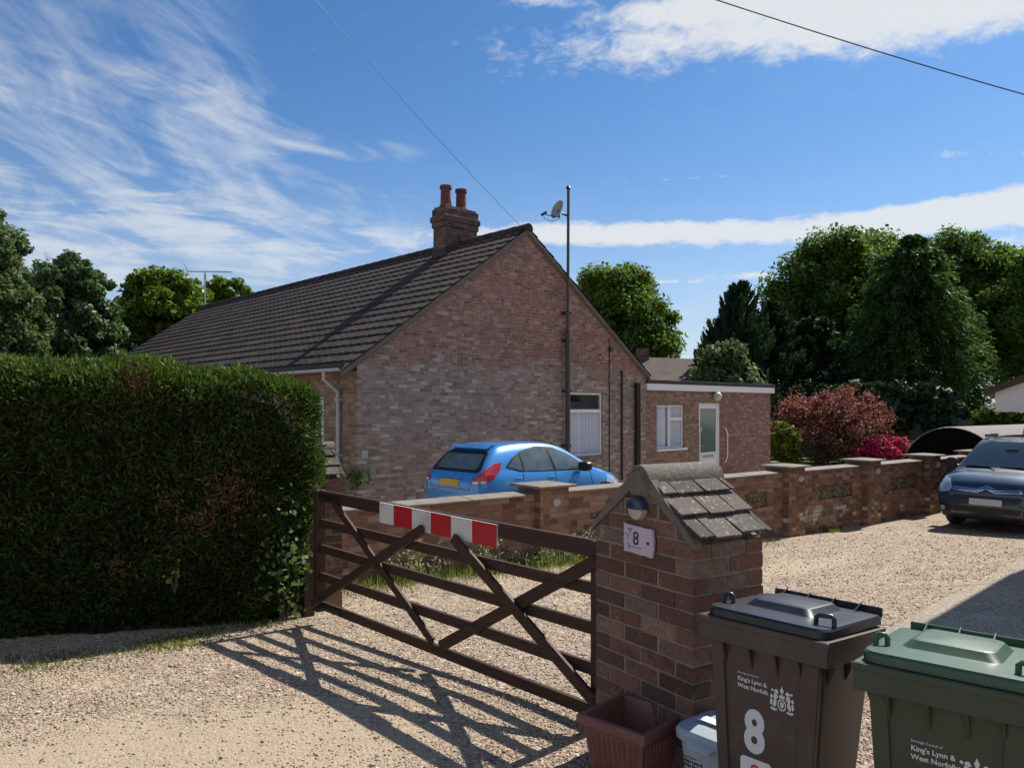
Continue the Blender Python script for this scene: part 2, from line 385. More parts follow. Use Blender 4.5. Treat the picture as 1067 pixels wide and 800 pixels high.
# near bricks: one colour per brick, rough faces
m_nbrick, t, b = newmat('pillar_brick')
co = node(t, 'ShaderNodeTexCoord').outputs['Object']
a = node(t, 'ShaderNodeAttribute', attribute_name='tint').outputs['Fac']
c = ramp(t, a, BR)
c = mix(t, .75, c, ramp(t, noise(t, co, 45, 6, .75), [(.3, (.4, .38, .36)), (.7, (1.25, 1.2, 1.15))]), 'MULTIPLY')
c = mix(t, M(t, 'MULTIPLY', sstep(t, noise(t, co, 8, 7, .75), .56, .7), .6), c, (.40, .375, .345))
c = mix(t, M(t, 'MULTIPLY', sstep(t, noise(t, co, 5, 6, .7, 0, .5), .56, .68), .6), c, (.05, .045, .035))
setb(t, b, Base_Color=c, Roughness=.92, Specular_IOR_Level=.2, Normal=bump(t, M(t, 'ADD', noise(t, co, 90, 5, .75), noise(t, co, 18, 4, .6)), .007))

# gravel
def gravelmat(name, cols, scale, bmp, dust=None, moss=0.):
    m, t, b = newmat(name)
    co = node(t, 'ShaderNodeTexCoord').outputs['Object']
    wob = node(t, 'ShaderNodeVectorMath', {0: co, 1: node(t, 'ShaderNodeVectorMath', {0: noise(t, co, 30, 2, .5, 1), 'Scale': .03}, operation='SCALE').outputs[0]}, operation='ADD').outputs[0]
    v1 = node(t, 'ShaderNodeTexVoronoi', {'Vector': wob, 'Scale': scale}); v2 = node(t, 'ShaderNodeTexVoronoi', {'Vector': wob, 'Scale': scale * 2.3})
    r1 = node(t, 'ShaderNodeSeparateColor', {0: v1.outputs['Color']}).outputs; r2 = node(t, 'ShaderNodeSeparateColor', {0: v2.outputs['Color']}).outputs
    pick = sstep(t, r1[1], .45, .55)
    c = mix(t, pick, ramp(t, r1[0], cols), ramp(t, r2[0], cols))
    big = noise(t, co, .55, 5, .6); med = noise(t, co, 2.6, 6, .65)
    c = mix(t, .6, c, ramp(t, med, [(.3, (.62, .6, .57)), (.7, (1.12, 1.1, 1.06))]), 'MULTIPLY')
    h = M(t, 'ADD', M(t, 'MULTIPLY', M(t, 'SUBTRACT', 1.0, v1.outputs['Distance']), 1.0), M(t, 'MULTIPLY', M(t, 'SUBTRACT', 1.0, v2.outputs['Distance']), .6))
    if dust:
        f = sstep(t, M(t, 'ADD', M(t, 'MULTIPLY', big, .65), M(t, 'MULTIPLY', med, .35)), .5, .64)
        f = M(t, 'MULTIPLY', f, .62)
        for lx, ly, sx_, sy_, rz_ in ((-1.75, 3.75, 2.4, .9, 14), (1.9, 8.2, 2.6, .7, 35), (3.6, 9.6, 2.4, .6, 40), (-.2, 3.1, 1.6, .5, 8)):    # bare trodden wheel patches
            mp = node(t, 'ShaderNodeMapping', {'Vector': co, 'Location': (lx, ly, 0), 'Rotation': (0, 0, R(rz_)), 'Scale': (sx_, sy_, 1)}, vector_type='TEXTURE').outputs[0]
            gsp = node(t, 'ShaderNodeTexGradient', {'Vector': mp}, gradient_type='SPHERICAL').outputs[1]
            f = M(t, 'MAXIMUM', f, M(t, 'MULTIPLY', sstep(t, M(t, 'ADD', gsp, M(t, 'MULTIPLY', M(t, 'SUBTRACT', med, .5), 1.1)), .12, .6), .85))
        c = mix(t, f, c, mix(t, noise(t, co, 80, 3, .6), [x * .8 for x in dust], dust))
        h = M(t, 'MULTIPLY', h, M(t, 'SUBTRACT', 1.0, M(t, 'MULTIPLY', f, .8)))
    if moss:
        f = sstep(t, noise(t, node(t, 'ShaderNodeVectorMath', {0: co, 1: (7, 3, 0)}, operation='ADD').outputs[0], 1.3, 6, .65), .6, .74)
        c = mix(t, M(t, 'MULTIPLY', f, moss), c, (.16, .155, .05))
    setb(t, b, Base_Color=c, Roughness=.9, Specular_IOR_Level=.25, Normal=bump(t, h, bmp))
    return m
GC = [(0, (.13, .10, .075)), (.12, (.27, .2, .14)), (.36, (.42, .325, .232)), (.55, (.32, .28, .235)), (.76, (.57, .465, .35)), (.92, (.43, .28, .19)), (1, (.74, .67, .57))]
m_gravel = gravelmat('gravel', GC, 42, .013, dust=(.41, .328, .232), moss=.3)
m_path = gravelmat('worn_tarmac', [(0, (.16, .135, .11)), (.3, (.33, .275, .21)), (.7, (.42, .36, .29)), (1, (.6, .53, .44))], 60, .008)
m_lawn = plain('lawn', (.07, .13, .025), .9, var=.4, scale=3, bmp=.02)
m_soil = plain('yard_ground', (.2, .17, .13), .95, var=.4, scale=5, bmp=.01)

# ------------------------------------------------------------------ ground
gm = MB(); ys = [-60, 0, 4.5, 13.6, 40, 120, 900]; xs = [-900, -60, -10, 0, 10, 60, 900]
vs = [(x, y, gz(y)) for y in ys for x in xs]; nx = len(xs)
gm.add(vs, [(j * nx + i, j * nx + i + 1, (j + 1) * nx + i + 1, (j + 1) * nx + i) for j in range(len(ys) - 1) for i in range(nx - 1)])
tag(gm.build('ground', m_gravel, fixn=False), kind='structure')
# worn hard strip of the next drive, one sheet above
e0, e1 = ground(1075, 576), ground(930, 652)
pm = MB(); dd = (e1 - e0).normalized()
q0, q1 = e0 - dd * 1.0, e1 + dd * 1.2
pts = [q0, q1, Vector((q1.x + 6, q1.y - 1.2, 0)), Vector((q0.x + 6, q0.y - .8, 0))]
pm.add([(p.x, p.y, -0.055 * (p.y - 4.5) + .005) for p in pts], [(0, 1, 2, 3)])
o = pm.build('path', m_path, fixn=False); tag(o, kind='structure')
# garden wall line and the lawn beyond it
W0 = Vector((4.9, 13.2, 0)); WD = Vector((.798, .603, 0)); WN = Vector((.603, -.798, 0))
lm = MB()
l0 = Vector((9.2, 24.5, 0)); 
lm.add([(8, 28, -.492), (32, 28, -.492), (40, 75, -.492), (12, 75, -.492)], [(0, 1, 2, 3)])
tag(lm.build('lawn', m_lawn, fixn=False), kind='structure')

# loose stones lying on the gravel near the camera: uncountable, one object
g = np.random.default_rng(5)
n = 130000
yy = 1 / g.uniform(1 / 15.0, 1 / 2.4, n); xx = g.uniform(-.72, .74, n) * yy
bad = np.zeros(n, bool)
sz = g.lognormal(math.log(.0062), .36, n) * np.clip(.6 + yy * .09, .7, 1.8)
for lx, ly, sx_, sy_, rz_ in ((-1.75, 3.75, 2.4, .9, 14), (-.2, 3.1, 1.6, .5, 8)):     # fewer stones where the drive is worn bare
    c_, s2 = math.cos(R(rz_)), math.sin(R(rz_)); u_ = ((xx - lx) * c_ + (yy - ly) * s2) / sx_; v_ = (-(xx - lx) * s2 + (yy - ly) * c_) / sy_
    sz = np.where(g.random(n) < np.clip(1.25 - 1.3 * np.hypot(u_, v_), 0, .85), sz * .35, sz)
zz = np.array([gz(v) for v in yy]) + sz * .25
base = np.array([(1, 0, 0), (-.9, .25, 0), (.1, .9, .05), (-.05, -1, 0), (.1, .05, .7), (-.1, 0, -.6)], float)
fc = np.array([(0, 2, 4), (2, 1, 4), (1, 3, 4), (3, 0, 4), (2, 0, 5), (1, 2, 5), (3, 1, 5), (0, 3, 5)])
an = g.uniform(0, 6.283, n); ca_, sa_ = np.cos(an), np.sin(an)
bb = base[None] * (1 + g.uniform(-.3, .3, (n, 6, 3))) * sz[:, None, None] * np.stack([np.ones(n), g.uniform(.55, .95, n), g.uniform(.5, .9, n)], 1)[:, None, :]
vx = bb[..., 0] * ca_[:, None] - bb[..., 1] * sa_[:, None]; vy = bb[..., 0] * sa_[:, None] + bb[..., 1] * ca_[:, None]
V = np.stack([vx + xx[:, None], vy + yy[:, None], bb[..., 2] + zz[:, None]], -1).reshape(-1, 3)
Fi = (fc[None] + 6 * np.arange(n)[:, None, None]).reshape(-1)
me = bpy.data.meshes.new('loose_gravel'); me.vertices.add(len(V)); me.vertices.foreach_set('co', V.astype(np.float32).ravel())
me.loops.add(len(Fi)); me.loops.foreach_set('vertex_index', Fi.astype(np.int32)); me.polygons.add(n * 8)
me.polygons.foreach_set('loop_start', np.arange(0, n * 24, 3, dtype=np.int32)); me.update(calc_edges=True)
at = me.attributes.new('tint', 'FLOAT', 'FACE'); at.data.foreach_set('value', np.repeat(g.random(n), 8).astype(np.float32))
m_stone, t, b = newmat('stones')
a = node(t, 'ShaderNodeAttribute', attribute_name='tint').outputs['Fac']
setb(t, b, Base_Color=ramp(t, a, GC), Roughness=.8, Specular_IOR_Level=.3)
me.materials.append(m_stone); o = bpy.data.objects.new('loose_gravel', me); COL.objects.link(o)
tag(o, 'loose pale pebbles scattered over the sunlit gravel drive', 'gravel', kind='stuff')
# ------------------------------------------------------------------ brick gate pillars
def make_pillar(label, group):
    root = thing('gate_pillar', label, 'pillar', (.418, 3.84, 0), R(-58.05), group)
    W, D, HE, HR = .67, .44, 1.115, 1.375
    mb = MB(); rnd = random.Random(3); cz = .075
    for k in range(-1, 19):
        z0 = k * cz; z1 = z0 + .0645
        rows = []
        if k % 2 == 0:
            rows += [(i * .228, i * .228 + .214, 0, .105) for i in range(3)] + [(i * .228, i * .228 + .214, D - .105, D) for i in range(3)]
            rows += [(0, .105, .113, D - .113), (W - .105, W, .113, D - .113)]
        else:
            for j in range(2): rows += [(0, .105, j * .2265, j * .2265 + .2135), (W - .105, W, j * .2265, j * .2265 + .2135)]
            for j in range(2): rows += [(.1155 + j * .2245, .1155 + j * .2245 + .2145, 0, .105), (.1155 + j * .2245, .1155 + j * .2245 + .2145, D - .105, D)]
        for x0, x1, y0, y1 in rows:
            if z0 > HE and .12 < y0 < .2: continue
            j = lambda: rnd.uniform(-.0028, .0028)
            mt = Matrix.Translation((j() * .5, j() * .5, j() * .6)) @ Matrix.Rotation(rnd.uniform(-.003, .003), 4, 'Z')
            mb.box(x0 + j(), x1 + j(), y0, y1, z0 + j() * .5, z1 + j() * .5, mt, rnd.random())
    sl = (HR - HE) / (W / 2)
    cuts = [((0, 0, HE - .005), (-sl, 0, 1)), ((W, 0, HE - .005), (sl, 0, 1))]
    mb.build('brickwork', m_nbrick, root, bevel=.006, seg=1, cuts=cuts)
    ml = MB()
    prof = [(.0045, -.1), (W - .0045, -.1), (W - .0045, HE - .01), (W / 2, HR - .012), (.0045, HE - .01)]
    ml.prism([(x, .0042, z) for x, z in prof], (0, D - .0084, 0)).build('mortar', m_joint, root)
    # tiled slopes
    tl = MB(); rnd = random.Random(9)
    OV, Y0, Y1 = .018, -.002, D + .016
    for sgn in (1, -1):
        for c in range(3):
            L = math.hypot(W / 2 + OV, (W / 2 + OV) * sl)
            s0 = .03 + c * (L - .03) / 3 - .03; s1 = .03 + (c + 1) * (L - .03) / 3
            edges = [Y0, Y0 + .17, Y0 + .335, Y1] if c % 2 else [Y0, Y0 + .09, Y0 + .255, Y0 + .42, Y1]
            for a_, b_ in zip(edges, edges[1:]):
                dx, dz = math.cos(math.atan(sl)), -math.sin(math.atan(sl))
                nx_, nz_ = -dz, dx
                def pt(s, y, h):
                    x = W / 2 + sgn * (s * dx + nx_ * h); return (x, y, HR + .012 + s * dz + nz_ * h)
                h0, h1 = .004 + .002 * c, .030 + rnd.uniform(-.003, .004) + .002 * c
                e1 = s1 + rnd.uniform(-.007, .007)
                a2, b2 = a_ + .0025, b_ - .0025
                tl.hexa([pt(s0, a2, h0), pt(e1, a2, h1), pt(e1, b2, h1 + rnd.uniform(-.003, .003)), pt(s0, b2, h0), pt(s0, a2, h0 + .013), pt(e1, a2, h1 + .014), pt(e1, b2, h1 + .014), pt(s0, b2, h0 + .013)], rnd.random())
    tl.build('tiled_roof', m_ptile, root, bevel=.003, seg=1)
    # half round ridge tile
    rg = MB(); rings = []
    for y in (Y0 - .012, Y0 + .2, Y0 + .215, Y1 + .01):
        ring = [(W / 2 + .082 * math.cos(a), y, HR - .035 + .098 * math.sin(a)) for a in np.linspace(-.15, math.pi + .15, 15)]
        ring += [(W / 2 + .07 * math.cos(a), y, HR - .037 + .08 * math.sin(a)) for a in np.linspace(math.pi + .15, -.15, 15)]
        rings.append(ring)
    rg.loft(rings).build('ridge_tile', m_ridge, root, smooth=40)
    vm = MB()
    vm.prism([(W / 2 + .07 * math.cos(a), -.012, HR - .037 + .079 * math.sin(a)) for a in np.linspace(-.6, math.pi + .6, 13)], (0, .06, 0))
    for sgn in (1, -1):
        pts_ = [(W / 2, HR - .012), (W / 2 + sgn * (W / 2 + OV), HR - .010 - (W / 2 + OV) * sl), (W / 2 + sgn * (W / 2 + OV), HR + .022 - (W / 2 + OV) * sl), (W / 2 + sgn * .05, HR + .024)]
        vm.prism([(x, -.014, z) for x, z in pts_], (0, .05, 0))
    vm.build('verge_mortar', m_mortar, root, bevel=.004, seg=1)
    return root
pil = make_pillar('brick gate pillar with tiled cap, round lamp and number plaque', 'brick gate pillars')
p2 = copy_tree(pil); p2.location = (-2.30, 7.45, -.06)
p2['label'] = 'far brick gate pillar with tiled cap between the hedge and gate hinge'
# lamp and plaque on the near pillar
lm = Matrix.Translation((.335, -.004, 1.235)) @ Matrix.Rotation(R(90), 4, 'X')
m_lamp = plain('lamp_diffuser', (.42, .40, .35), .4, var=.1); m_lampb = plain('lamp_blue', (.03, .045, .10), .25, var=.2)
wl = MB().lathe([(.052, 0), (.052, .02), (.047, .032), (.03, .036), (.0, .037)], 28, lm).build('lamp', m_lamp, pil, smooth=40)
hd = MB(); rings = []
for r, z in ((.0545, -.002), (.0545, .024), (.049, .037), (.03, .042), (.004, .043)):
    rings.append([lm @ Vector((r * math.cos(a), r * math.sin(a), z)) for a in np.linspace(0, math.pi, 15)])
hd.loft(rings, closed=True).build('lamp_hood', m_lampb, wl, smooth=40)
m_plaque = plain('lilac_plaque', (.52, .43, .55), .55, var=.12, scale=12); m_ink = plain('ink', (.015, .012, .015), .6, var=0)
g_ = random.Random(4); poly = []
CX, CZ, HWX, HWZ = .338, 1.09, .098, .064
for k in range(40):
    u = k / 40 * 4; s_e = int(u); f_ = u - s_e
    p = [(-1 + 2 * f_, -1), (1, -1 + 2 * f_), (1 - 2 * f_, 1), (-1, 1 - 2 * f_)][s_e]
    poly.append((CX + p[0] * HWX + g_.uniform(-.003, .003) + (.006 if p[0] > .9 and abs(p[1]) < .6 else 0), -.0195, CZ + p[1] * HWZ + g_.uniform(-.002, .002) - .004 * p[0]))
pq = MB().prism(poly, (0, .012, 0)).build('number_plaque', m_plaque, pil)
up = lambda x, y, z, a=90: Matrix.Translation((x, y, z)) @ Matrix.Rotation(R(a), 4, 'X')
text('numeral', '8', .088, m_ink, pq, up(CX - .035, -.0200, CZ - .022), 0.0005)
fl = MB()
for k in range(26):
    x, z = CX - .062 + g_.gauss(0, .011) * (1 + k % 3 * .3), CZ + g_.uniform(-.045, .05)
    a_ = g_.uniform(0, 3.1); l_ = g_.uniform(.004, .009); dx, dz = math.cos(a_) * l_, math.sin(a_) * l_
    fl.add([(x - dx, -.0199, z - dz), (x + dz * .35, -.0199, z - dx * .35), (x + dx, -.0199, z + dz), (x - dz * .35, -.0199, z + dx * .35)], [(0, 1, 2, 3)])
for k in range(9):
    x = CX - .04 + k * .0075; h_ = g_.uniform(.003, .006)
    fl.add([(x, -.0199, CZ - .036 - .0004 * k), (x + .004, -.0199, CZ - .036 - .0004 * k), (x + .003, -.0199, CZ - .036 + h_), (x + .001, -.0199, CZ - .036 + h_)], [(0, 1, 2, 3)])
fl.add([(CX + .06, -.0199, CZ - .012), (CX + .078, -.0199, CZ - .012), (CX + .078, -.0199, CZ + .002), (CX + .06, -.0199, CZ + .002)], [(0, 1, 2, 3)])
fl.build('flower_motif', m_ink, pq, fixn=False)

# ------------------------------------------------------------------ five-bar gate
GL, GR = Vector((-1.637, 6.45, 0)), Vector((.48, 4.06, 0))
gd = (GR - GL).normalized(); gn = Vector((gd.y, -gd.x, 0))          # gn faces the road
if gn.y > 0: gn = -gn
gate = thing('field_gate', 'dark brown five bar wooden gate with red and white striped board', 'gate', GL, math.atan2(gd.y, gd.x))
GLEN = (GR - GL).length
def gp(px, py, off=0.):           # picture point on the gate's plane -> gate coordinates
    p = on_plane(px, py, GL + gn * off, gn); return Vector(((p - GL).dot(gd), -off, p.z))
def rail(l, r, h, nm='rail', ov=0):
    a = gp(333, l); b = gp(619, r); d = (b - a) / (b.x - a.x)
    a = a - d * (a.x - 0.0); b = a + d * GLEN
    MB().bar(a, b, .032, h).build(nm, m_dark_wood, gate, bevel=.004, seg=1)
    return a, b
a0, b0 = rail(516, 571, .092, 'top_rail')
for l, r in ((544, 613), (570.5, 654), (599.5, 696.5)): rail(l, r, .068)
a4, b4 = rail(629, 740.5, .07)
MB().bar((.04, .002, a4.z - .06), (.04, .002, a0.z + .045), .08, .07, Vector((1, 0, 0))).build('stile', m_dark_wood, gate, bevel=.004, seg=1)
MB().bar((GLEN - .03, .002, b4.z - .05), (GLEN - .03, .002, b0.z + .045), .07, .06, Vector((1, 0, 0))).build('stile', m_dark_wood, gate, bevel=.004, seg=1)
for (x0, y0, x1, y1, off, wd) in ((347, 523, 451, 668, .030, .062), (325, 629, 440, 551, .058, .066), (472, 560, 618, 729, .058, .07), (622, 584, 459, 673, .030, .072)):
    a = gp(x0, y0, off); b = gp(x1, y1, off)
    MB().bar(a, b, .026, wd).build('brace', m_dark_wood, gate, bevel=.004, seg=1)
m_red = plain('red_reflector', (.44, .014, .024), .4, var=.15, scale=20, dirt=((.2, .03, .03), .7)); m_wr = plain('white_reflector', (.62, .62, .6), .4, var=.1, scale=20, dirt=((.38, .37, .33), .7))
off = .03
A, B, C_, D_ = gp(395.5, 523, off), gp(517.5, 546.5, off), gp(517.5, 570.5, off), gp(395.5, 544, off)
bd = MB().prism([A, B, C_, D_], (0, .012, 0)).build('striped_board', m_wr, gate)
xs_ = [395.5, 410.3, 429.2, 449, 470, 492, 517.5]
for i in (1, 3, 5):
    qs = []
    for x in (xs_[i], xs_[i + 1]):
        f_ = (x - 395.5) / 122.; 
        qs.append((gp(x, 523 + 23.5 * f_, off), gp(x, 544 + 26.5 * f_, off)))
    MB().prism([qs[0][0], qs[1][0], qs[1][1], qs[0][1]], (0, -.0015, 0)).build('red_band', m_red, bd)
for z in (a0.z, a4.z):
    MB().box(-.06, .42, -.027, -.0165, z - .02, z + .02).build('hinge_strap', m_black, gate, bevel=.002, seg=1)
post = MB().box(-.05, .05, -.05, .05, -.1, 1.08).build('gate_post', m_dark_wood, None, bevel=.008)
post.location = (-1.80, 6.74, gz(6.2)); post.rotation_euler = (0, 0, math.atan2(gd.y, gd.x))
tag(post, 'dark square timber post hinging the gate beside the clipped hedge', 'gate post')

# ------------------------------------------------------------------ wheelie bins
def crest(name, mat, parent, mtx, s):
    """heraldic badge: helm and crest above a ringed shield, two beasts, scroll"""
    mb = MB(); q = lambda pts: mb.add([mtx @ Vector((x * s, y * s, 0)) for x, y in pts], [list(range(len(pts)))])
    def ring(cx, cy, r0, r1, k=16, sy=1.):
        for i in range(k):
            a, b = 2 * math.pi * i / k, 2 * math.pi * (i + 1) / k
            q([(cx + r0 * math.cos(a), cy + r0 * math.sin(a) * sy), (cx + r1 * math.cos(a), cy + r1 * math.sin(a) * sy), (cx + r1 * math.cos(b), cy + r1 * math.sin(b) * sy), (cx + r0 * math.cos(b), cy + r0 * math.sin(b) * sy)])
    ring(0, -.16, .125, .165, 18, 1.25)
    q([(-.07, -.06), (.07, -.06), (.065, -.2), (0, -.28), (-.065, -.2)])
    q([(-.09, .07), (.09, .07), (.12, .2), (.05, .17), (0, .24), (-.05, .17), (-.12, .2)])
    q([(-.035, .25), (.035, .25), (.07, .37), (.03, .42), (0, .52), (-.04, .41), (-.07, .36)])
    for sg in (-1, 1):
        f_ = lambda pts: q([(sg * x, y) for x, y in (pts if sg > 0 else pts[::-1])])
        f_([(.12, .26), (.2, .22), (.3, .27), (.27, .34), (.19, .36)]); f_([(.3, .3), (.38, .36), (.42, .29), (.35, .25)])
        f_([(.17, .2), (.29, .24), (.33, .05), (.28, -.06), (.2, .02)]); f_([(.14, .1), (.2, .16), (.2, .09), (.15, .05)])
        f_([(.2, -.02), (.3, -.04), (.36, -.2), (.3, -.32), (.22, -.2)]); f_([(.34, .1), (.42, .16), (.46, .05), (.4, -.02)])
        f_([(.36, -.04), (.44, -.02), (.46, -.2), (.4, -.26), (.37, -.16)]); f_([(.2, -.32), (.32, -.34), (.42, -.3), (.44, -.38), (.3, -.42), (.18, -.38)])
        f_([(.0, .0), (.1, .03), (.16, -.02), (.1, -.03)])
    return mb.build(name, mat, parent, fixn=False)
m_print = plain('white_print', (.62, .64, .68), .5, var=.05); m_printr = plain('red_print', (.5, .05, .06), .5, var=.05); m_paper = plain('sticker', (.68, .68, .72), .45, var=.04)
W_, D__, HB = .50, .45, .93
TP = .062                                       # taper of each side over the body height
def bin_front(z): return .032 + (HB - .05 - z) / .9 * TP
def make_bin(label, loc, rz, mb_, ml_, group):
    r = thing('wheelie_bin', label, 'wheelie bin', loc, rz, group); r.rotation_euler.x = R(-4.2)   # stands on ground that falls away
    # body: rounded tapering tub
    def ringat(z, ins, rad, k=5):
        x0, x1, y0, y1 = ins, W_ - ins, ins, D__ - ins * .6; pts = []
        for cx, cy, a0 in ((x1 - rad, y0 + rad, -90), (x1 - rad, y1 - rad, 0), (x0 + rad, y1 - rad, 90), (x0 + rad, y0 + rad, 180)):
            for i in range(k): a = R(a0 + 90 * i / (k - 1)); pts.append((cx + rad * math.cos(a), cy + rad * math.sin(a), z))
        return pts
    B = MB(); B.loft([ringat(.02, .032 + TP * .97, .03), ringat(.05, .032 + TP * .94, .035), ringat(HB - .05, .032, .035)])
    B.build('body', mb_, r, smooth=35)
    # raised strips down the front, gussets under the rim
    for x0, x1 in ((.036, .088), (.395, .464)):
        za, zb = .1, HB - .09
        pa, pb = bin_front(za), bin_front(zb)
        fx = lambda x, z: .25 + (x - .25) * (1 - (HB - .05 - z) / .9 * TP / .22)
        MB().hexa([(fx(x0, za), pa - .009, za), (fx(x1, za), pa - .009, za), (fx(x1, za), pa + .02, za), (fx(x0, za), pa + .02, za), (fx(x0, zb), pb - .009, zb), (fx(x1, zb), pb - .009, zb), (fx(x1, zb), pb + .02, zb), (fx(x0, zb), pb + .02, zb)]).build('front_strip', mb_, r, bevel=.006)
    for x in (.092, .20, .30, .388):
        MB().prism([(x, .004, HB - .082), (x, .05, HB - .082), (x, bin_front(HB - .18) - .001, HB - .165)], (.008, 0, 0)).build('gusset', mb_, r)
    for y in (.09, .22, .34):
        MB().prism([(W_ - .004, y, HB - .082), (W_ - .05, y, HB - .082), (W_ - .038, y, HB - .165)], (0, .008, 0)).build('gusset', mb_, r)
        MB().prism([(.004, y, HB - .082), (.05, y, HB - .082), (.038, y, HB - .165)], (0, .008, 0)).build('gusset', mb_, r)
    # rim: hollow comb band
    rm = MB()
    for x0, x1, y0, y1 in ((0, W_, 0, .035), (0, W_, D__ - .035, D__), (0, .035, .035, D__ - .035), (W_ - .035, W_, .035, D__ - .035)):
        rm.box(x0, x1, y0, y1, HB - .085, HB)
    for x0, x1, y0, y1 in ((-.006, W_ + .006, -.006, .0),): rm.box(x0, x1, y0, y1, HB - .022, HB - .002)
    rm.build('rim', mb_, r, bevel=.006)
    # lid
    def lring(z, ins, rad, k=6):
        x0, x1, y0, y1 = .014 + ins, W_ - .014 - ins, .012 + ins, D__ + .01 - ins; pts = []
        for cx, cy, a0, rr in ((x1 - rad, y0 + rad, -90, rad), (x1 - rad * .5, y1 - rad * .5, 0, rad * .5), (x0 + rad * .5, y1 - rad * .5, 90, rad * .5), (x0 + rad, y0 + rad, 180, rad)):
            for i in range(k): a = R(a0 + 90 * i / (k - 1)); pts.append((cx + rr * math.cos(a), cy + rr * math.sin(a), z + .008 * (cy + rr * math.sin(a)) / D__))
        return pts
    L = MB(); L.loft([lring(HB + .002, 0, .05), lring(HB + .026, .001, .05), lring(HB + .034, .007, .045), lring(HB + .036, .03, .04)])
    lid = L.build('lid', ml_, r, smooth=32)
    RP = MB()
    def pr(z, ins, rad=.03, k=5):
        x0, x1, y0, y1 = .095 + ins, .365 - ins, .15 + ins, .40 - ins * .6; pts = []
        for cx, cy, a0 in ((x1 - rad, y0 + rad, -90), (x1 - rad, y1 - rad, 0), (x0 + rad, y1 - rad, 90), (x0 + rad, y0 + rad, 180)):
            for i in range(k): a = R(a0 + 90 * i / (k - 1)); pts.append((cx + rad * math.cos(a), cy + rad * math.sin(a), z + .008 * cy / D__))
        return pts
    RP.loft([pr(HB + .03, -.008), pr(HB + .036, 0), pr(HB + .058, .022), pr(HB + .061, .030)]).build('raised_panel', ml_, lid, smooth=18)
    for x in (.415, .045):
        z = HB + .04; H = MB()
        H.tube([(x, .085, z - .008), (x, .085, z + .020), (x + .008, .087, z + .028), (x + .05, .095, z + .030), (x + .058, .096, z + .022), (x + .058, .098, z - .008)] if x > .2 else
               [(x - .012, .115, z - .008), (x - .012, .115, z + .022), (x - .006, .12, z + .03), (x + .012, .125, z + .03), (x + .018, .128, z + .022), (x + .018, .13, z - .008)], .0085, 8)
        H.build('lid_grip', ml_, lid, smooth=50)
    bk = MB(); z = HB + .055
    bk.box(.05, W_ - .02, D__ + .004, D__ + .014, HB + .03, z + .012)
    for x in (.1, .2, .3, .4): bk.prism([(x, D__ - .05, HB + .05), (x, D__ + .01, HB + .05), (x, D__ + .01, z + .02)], (.006, 0, 0))
    bk.build('hinge_lip', ml_, lid, bevel=.002, seg=1)
    hb = MB(); hb.tube([(.06, D__ + .06, HB + .02), (W_ - .06, D__ + .06, HB + .02)], .014, 10)
    for x in (.07, W_ - .07): hb.box(x - .012, x + .012, D__ - .005, D__ + .065, HB - .01, HB + .032)
    hb.build('push_handle', mb_, r, smooth=40)
    for x in (.05, W_ - .09):
        mt = Matrix.Translation((x, D__ - .06, .095)) @ Matrix.Rotation(R(90), 4, 'Y')
        MB().lathe([(.02, 0), (.095, 0), (.1, .01), (.1, .035), (.095, .045), (.02, .045)], 24, mt).build('wheel', m_rubber, r, smooth=40)
    return r
def deco(r, x0, ztop, cx, cz, cs, body):
    tl = math.degrees(math.atan(TP / .9))
    pl = lambda x, z, o=.0015: up(x, bin_front(z) - o, z, 90 + tl)
    text('lettering', 'Borough Council of', .0105, m_print, r, pl(x0, ztop), 0)
    text('lettering', "King's Lynn &", .0212, m_print, r, pl(x0, ztop - .025), .0004)
    text('lettering', 'West Norfolk', .0212, m_print, r, pl(x0, ztop - .050), .0004)
    crest('crest', m_print, r, pl(cx, cz), cs)
    return pl
m_bbody = plain('brown_bin_plastic', (.054, .038, .033), .5, var=.18, scale=5, bmp=.0004, dirt=((.11, .095, .08), .7))
m_blid = plain('black_bin_lid', (.016, .018, .023), .36, var=.25, scale=7, dirt=((.055, .053, .053), .7))
m_gbody = plain('green_bin_plastic', (.032, .05, .027), .5, var=.18, scale=5, bmp=.0004, dirt=((.075, .085, .06), .65))
m_glid = plain('green_bin_lid', (.035, .085, .048), .40, var=.2, scale=7, dirt=((.12, .15, .11), .7))
bb = make_bin('dark brown wheelie bin with black lid and large white 8', (.655, 2.85, 0), R(-48.5), m_bbody, m_blid, 'wheelie bins by the gate pillar')
gb = make_bin('green wheelie bin with green lid at the right edge', (1.0, 2.30, 0), R(-41), m_gbody, m_glid, 'wheelie bins by the gate pillar')
pl = deco(bb, .148, .742, .322, .687, .098, m_bbody)
text('house_number', '8', .205, m_print, bb, pl(.176, .478), .008, sx=.78)
st = MB(); st.prism([pl(0, 0, 0).to_3x3() @ Vector(q) + Vector((.222, bin_front(.395) - .0015, .395)) for q in ((-.062, -.07, 0), (.062, -.07, 0), (.062, .045, 0), (.052, .055, 0), (-.052, .055, 0), (-.062, .045, 0))], (0, .001, 0))
stk = st.build('number_sticker', m_paper, bb)
text('sticker_numeral', '8', .075, m_printr, stk, pl(.2, .378, .0028), .001)
deco(gb, .155, .722, .325, .668, .105, m_gbody)

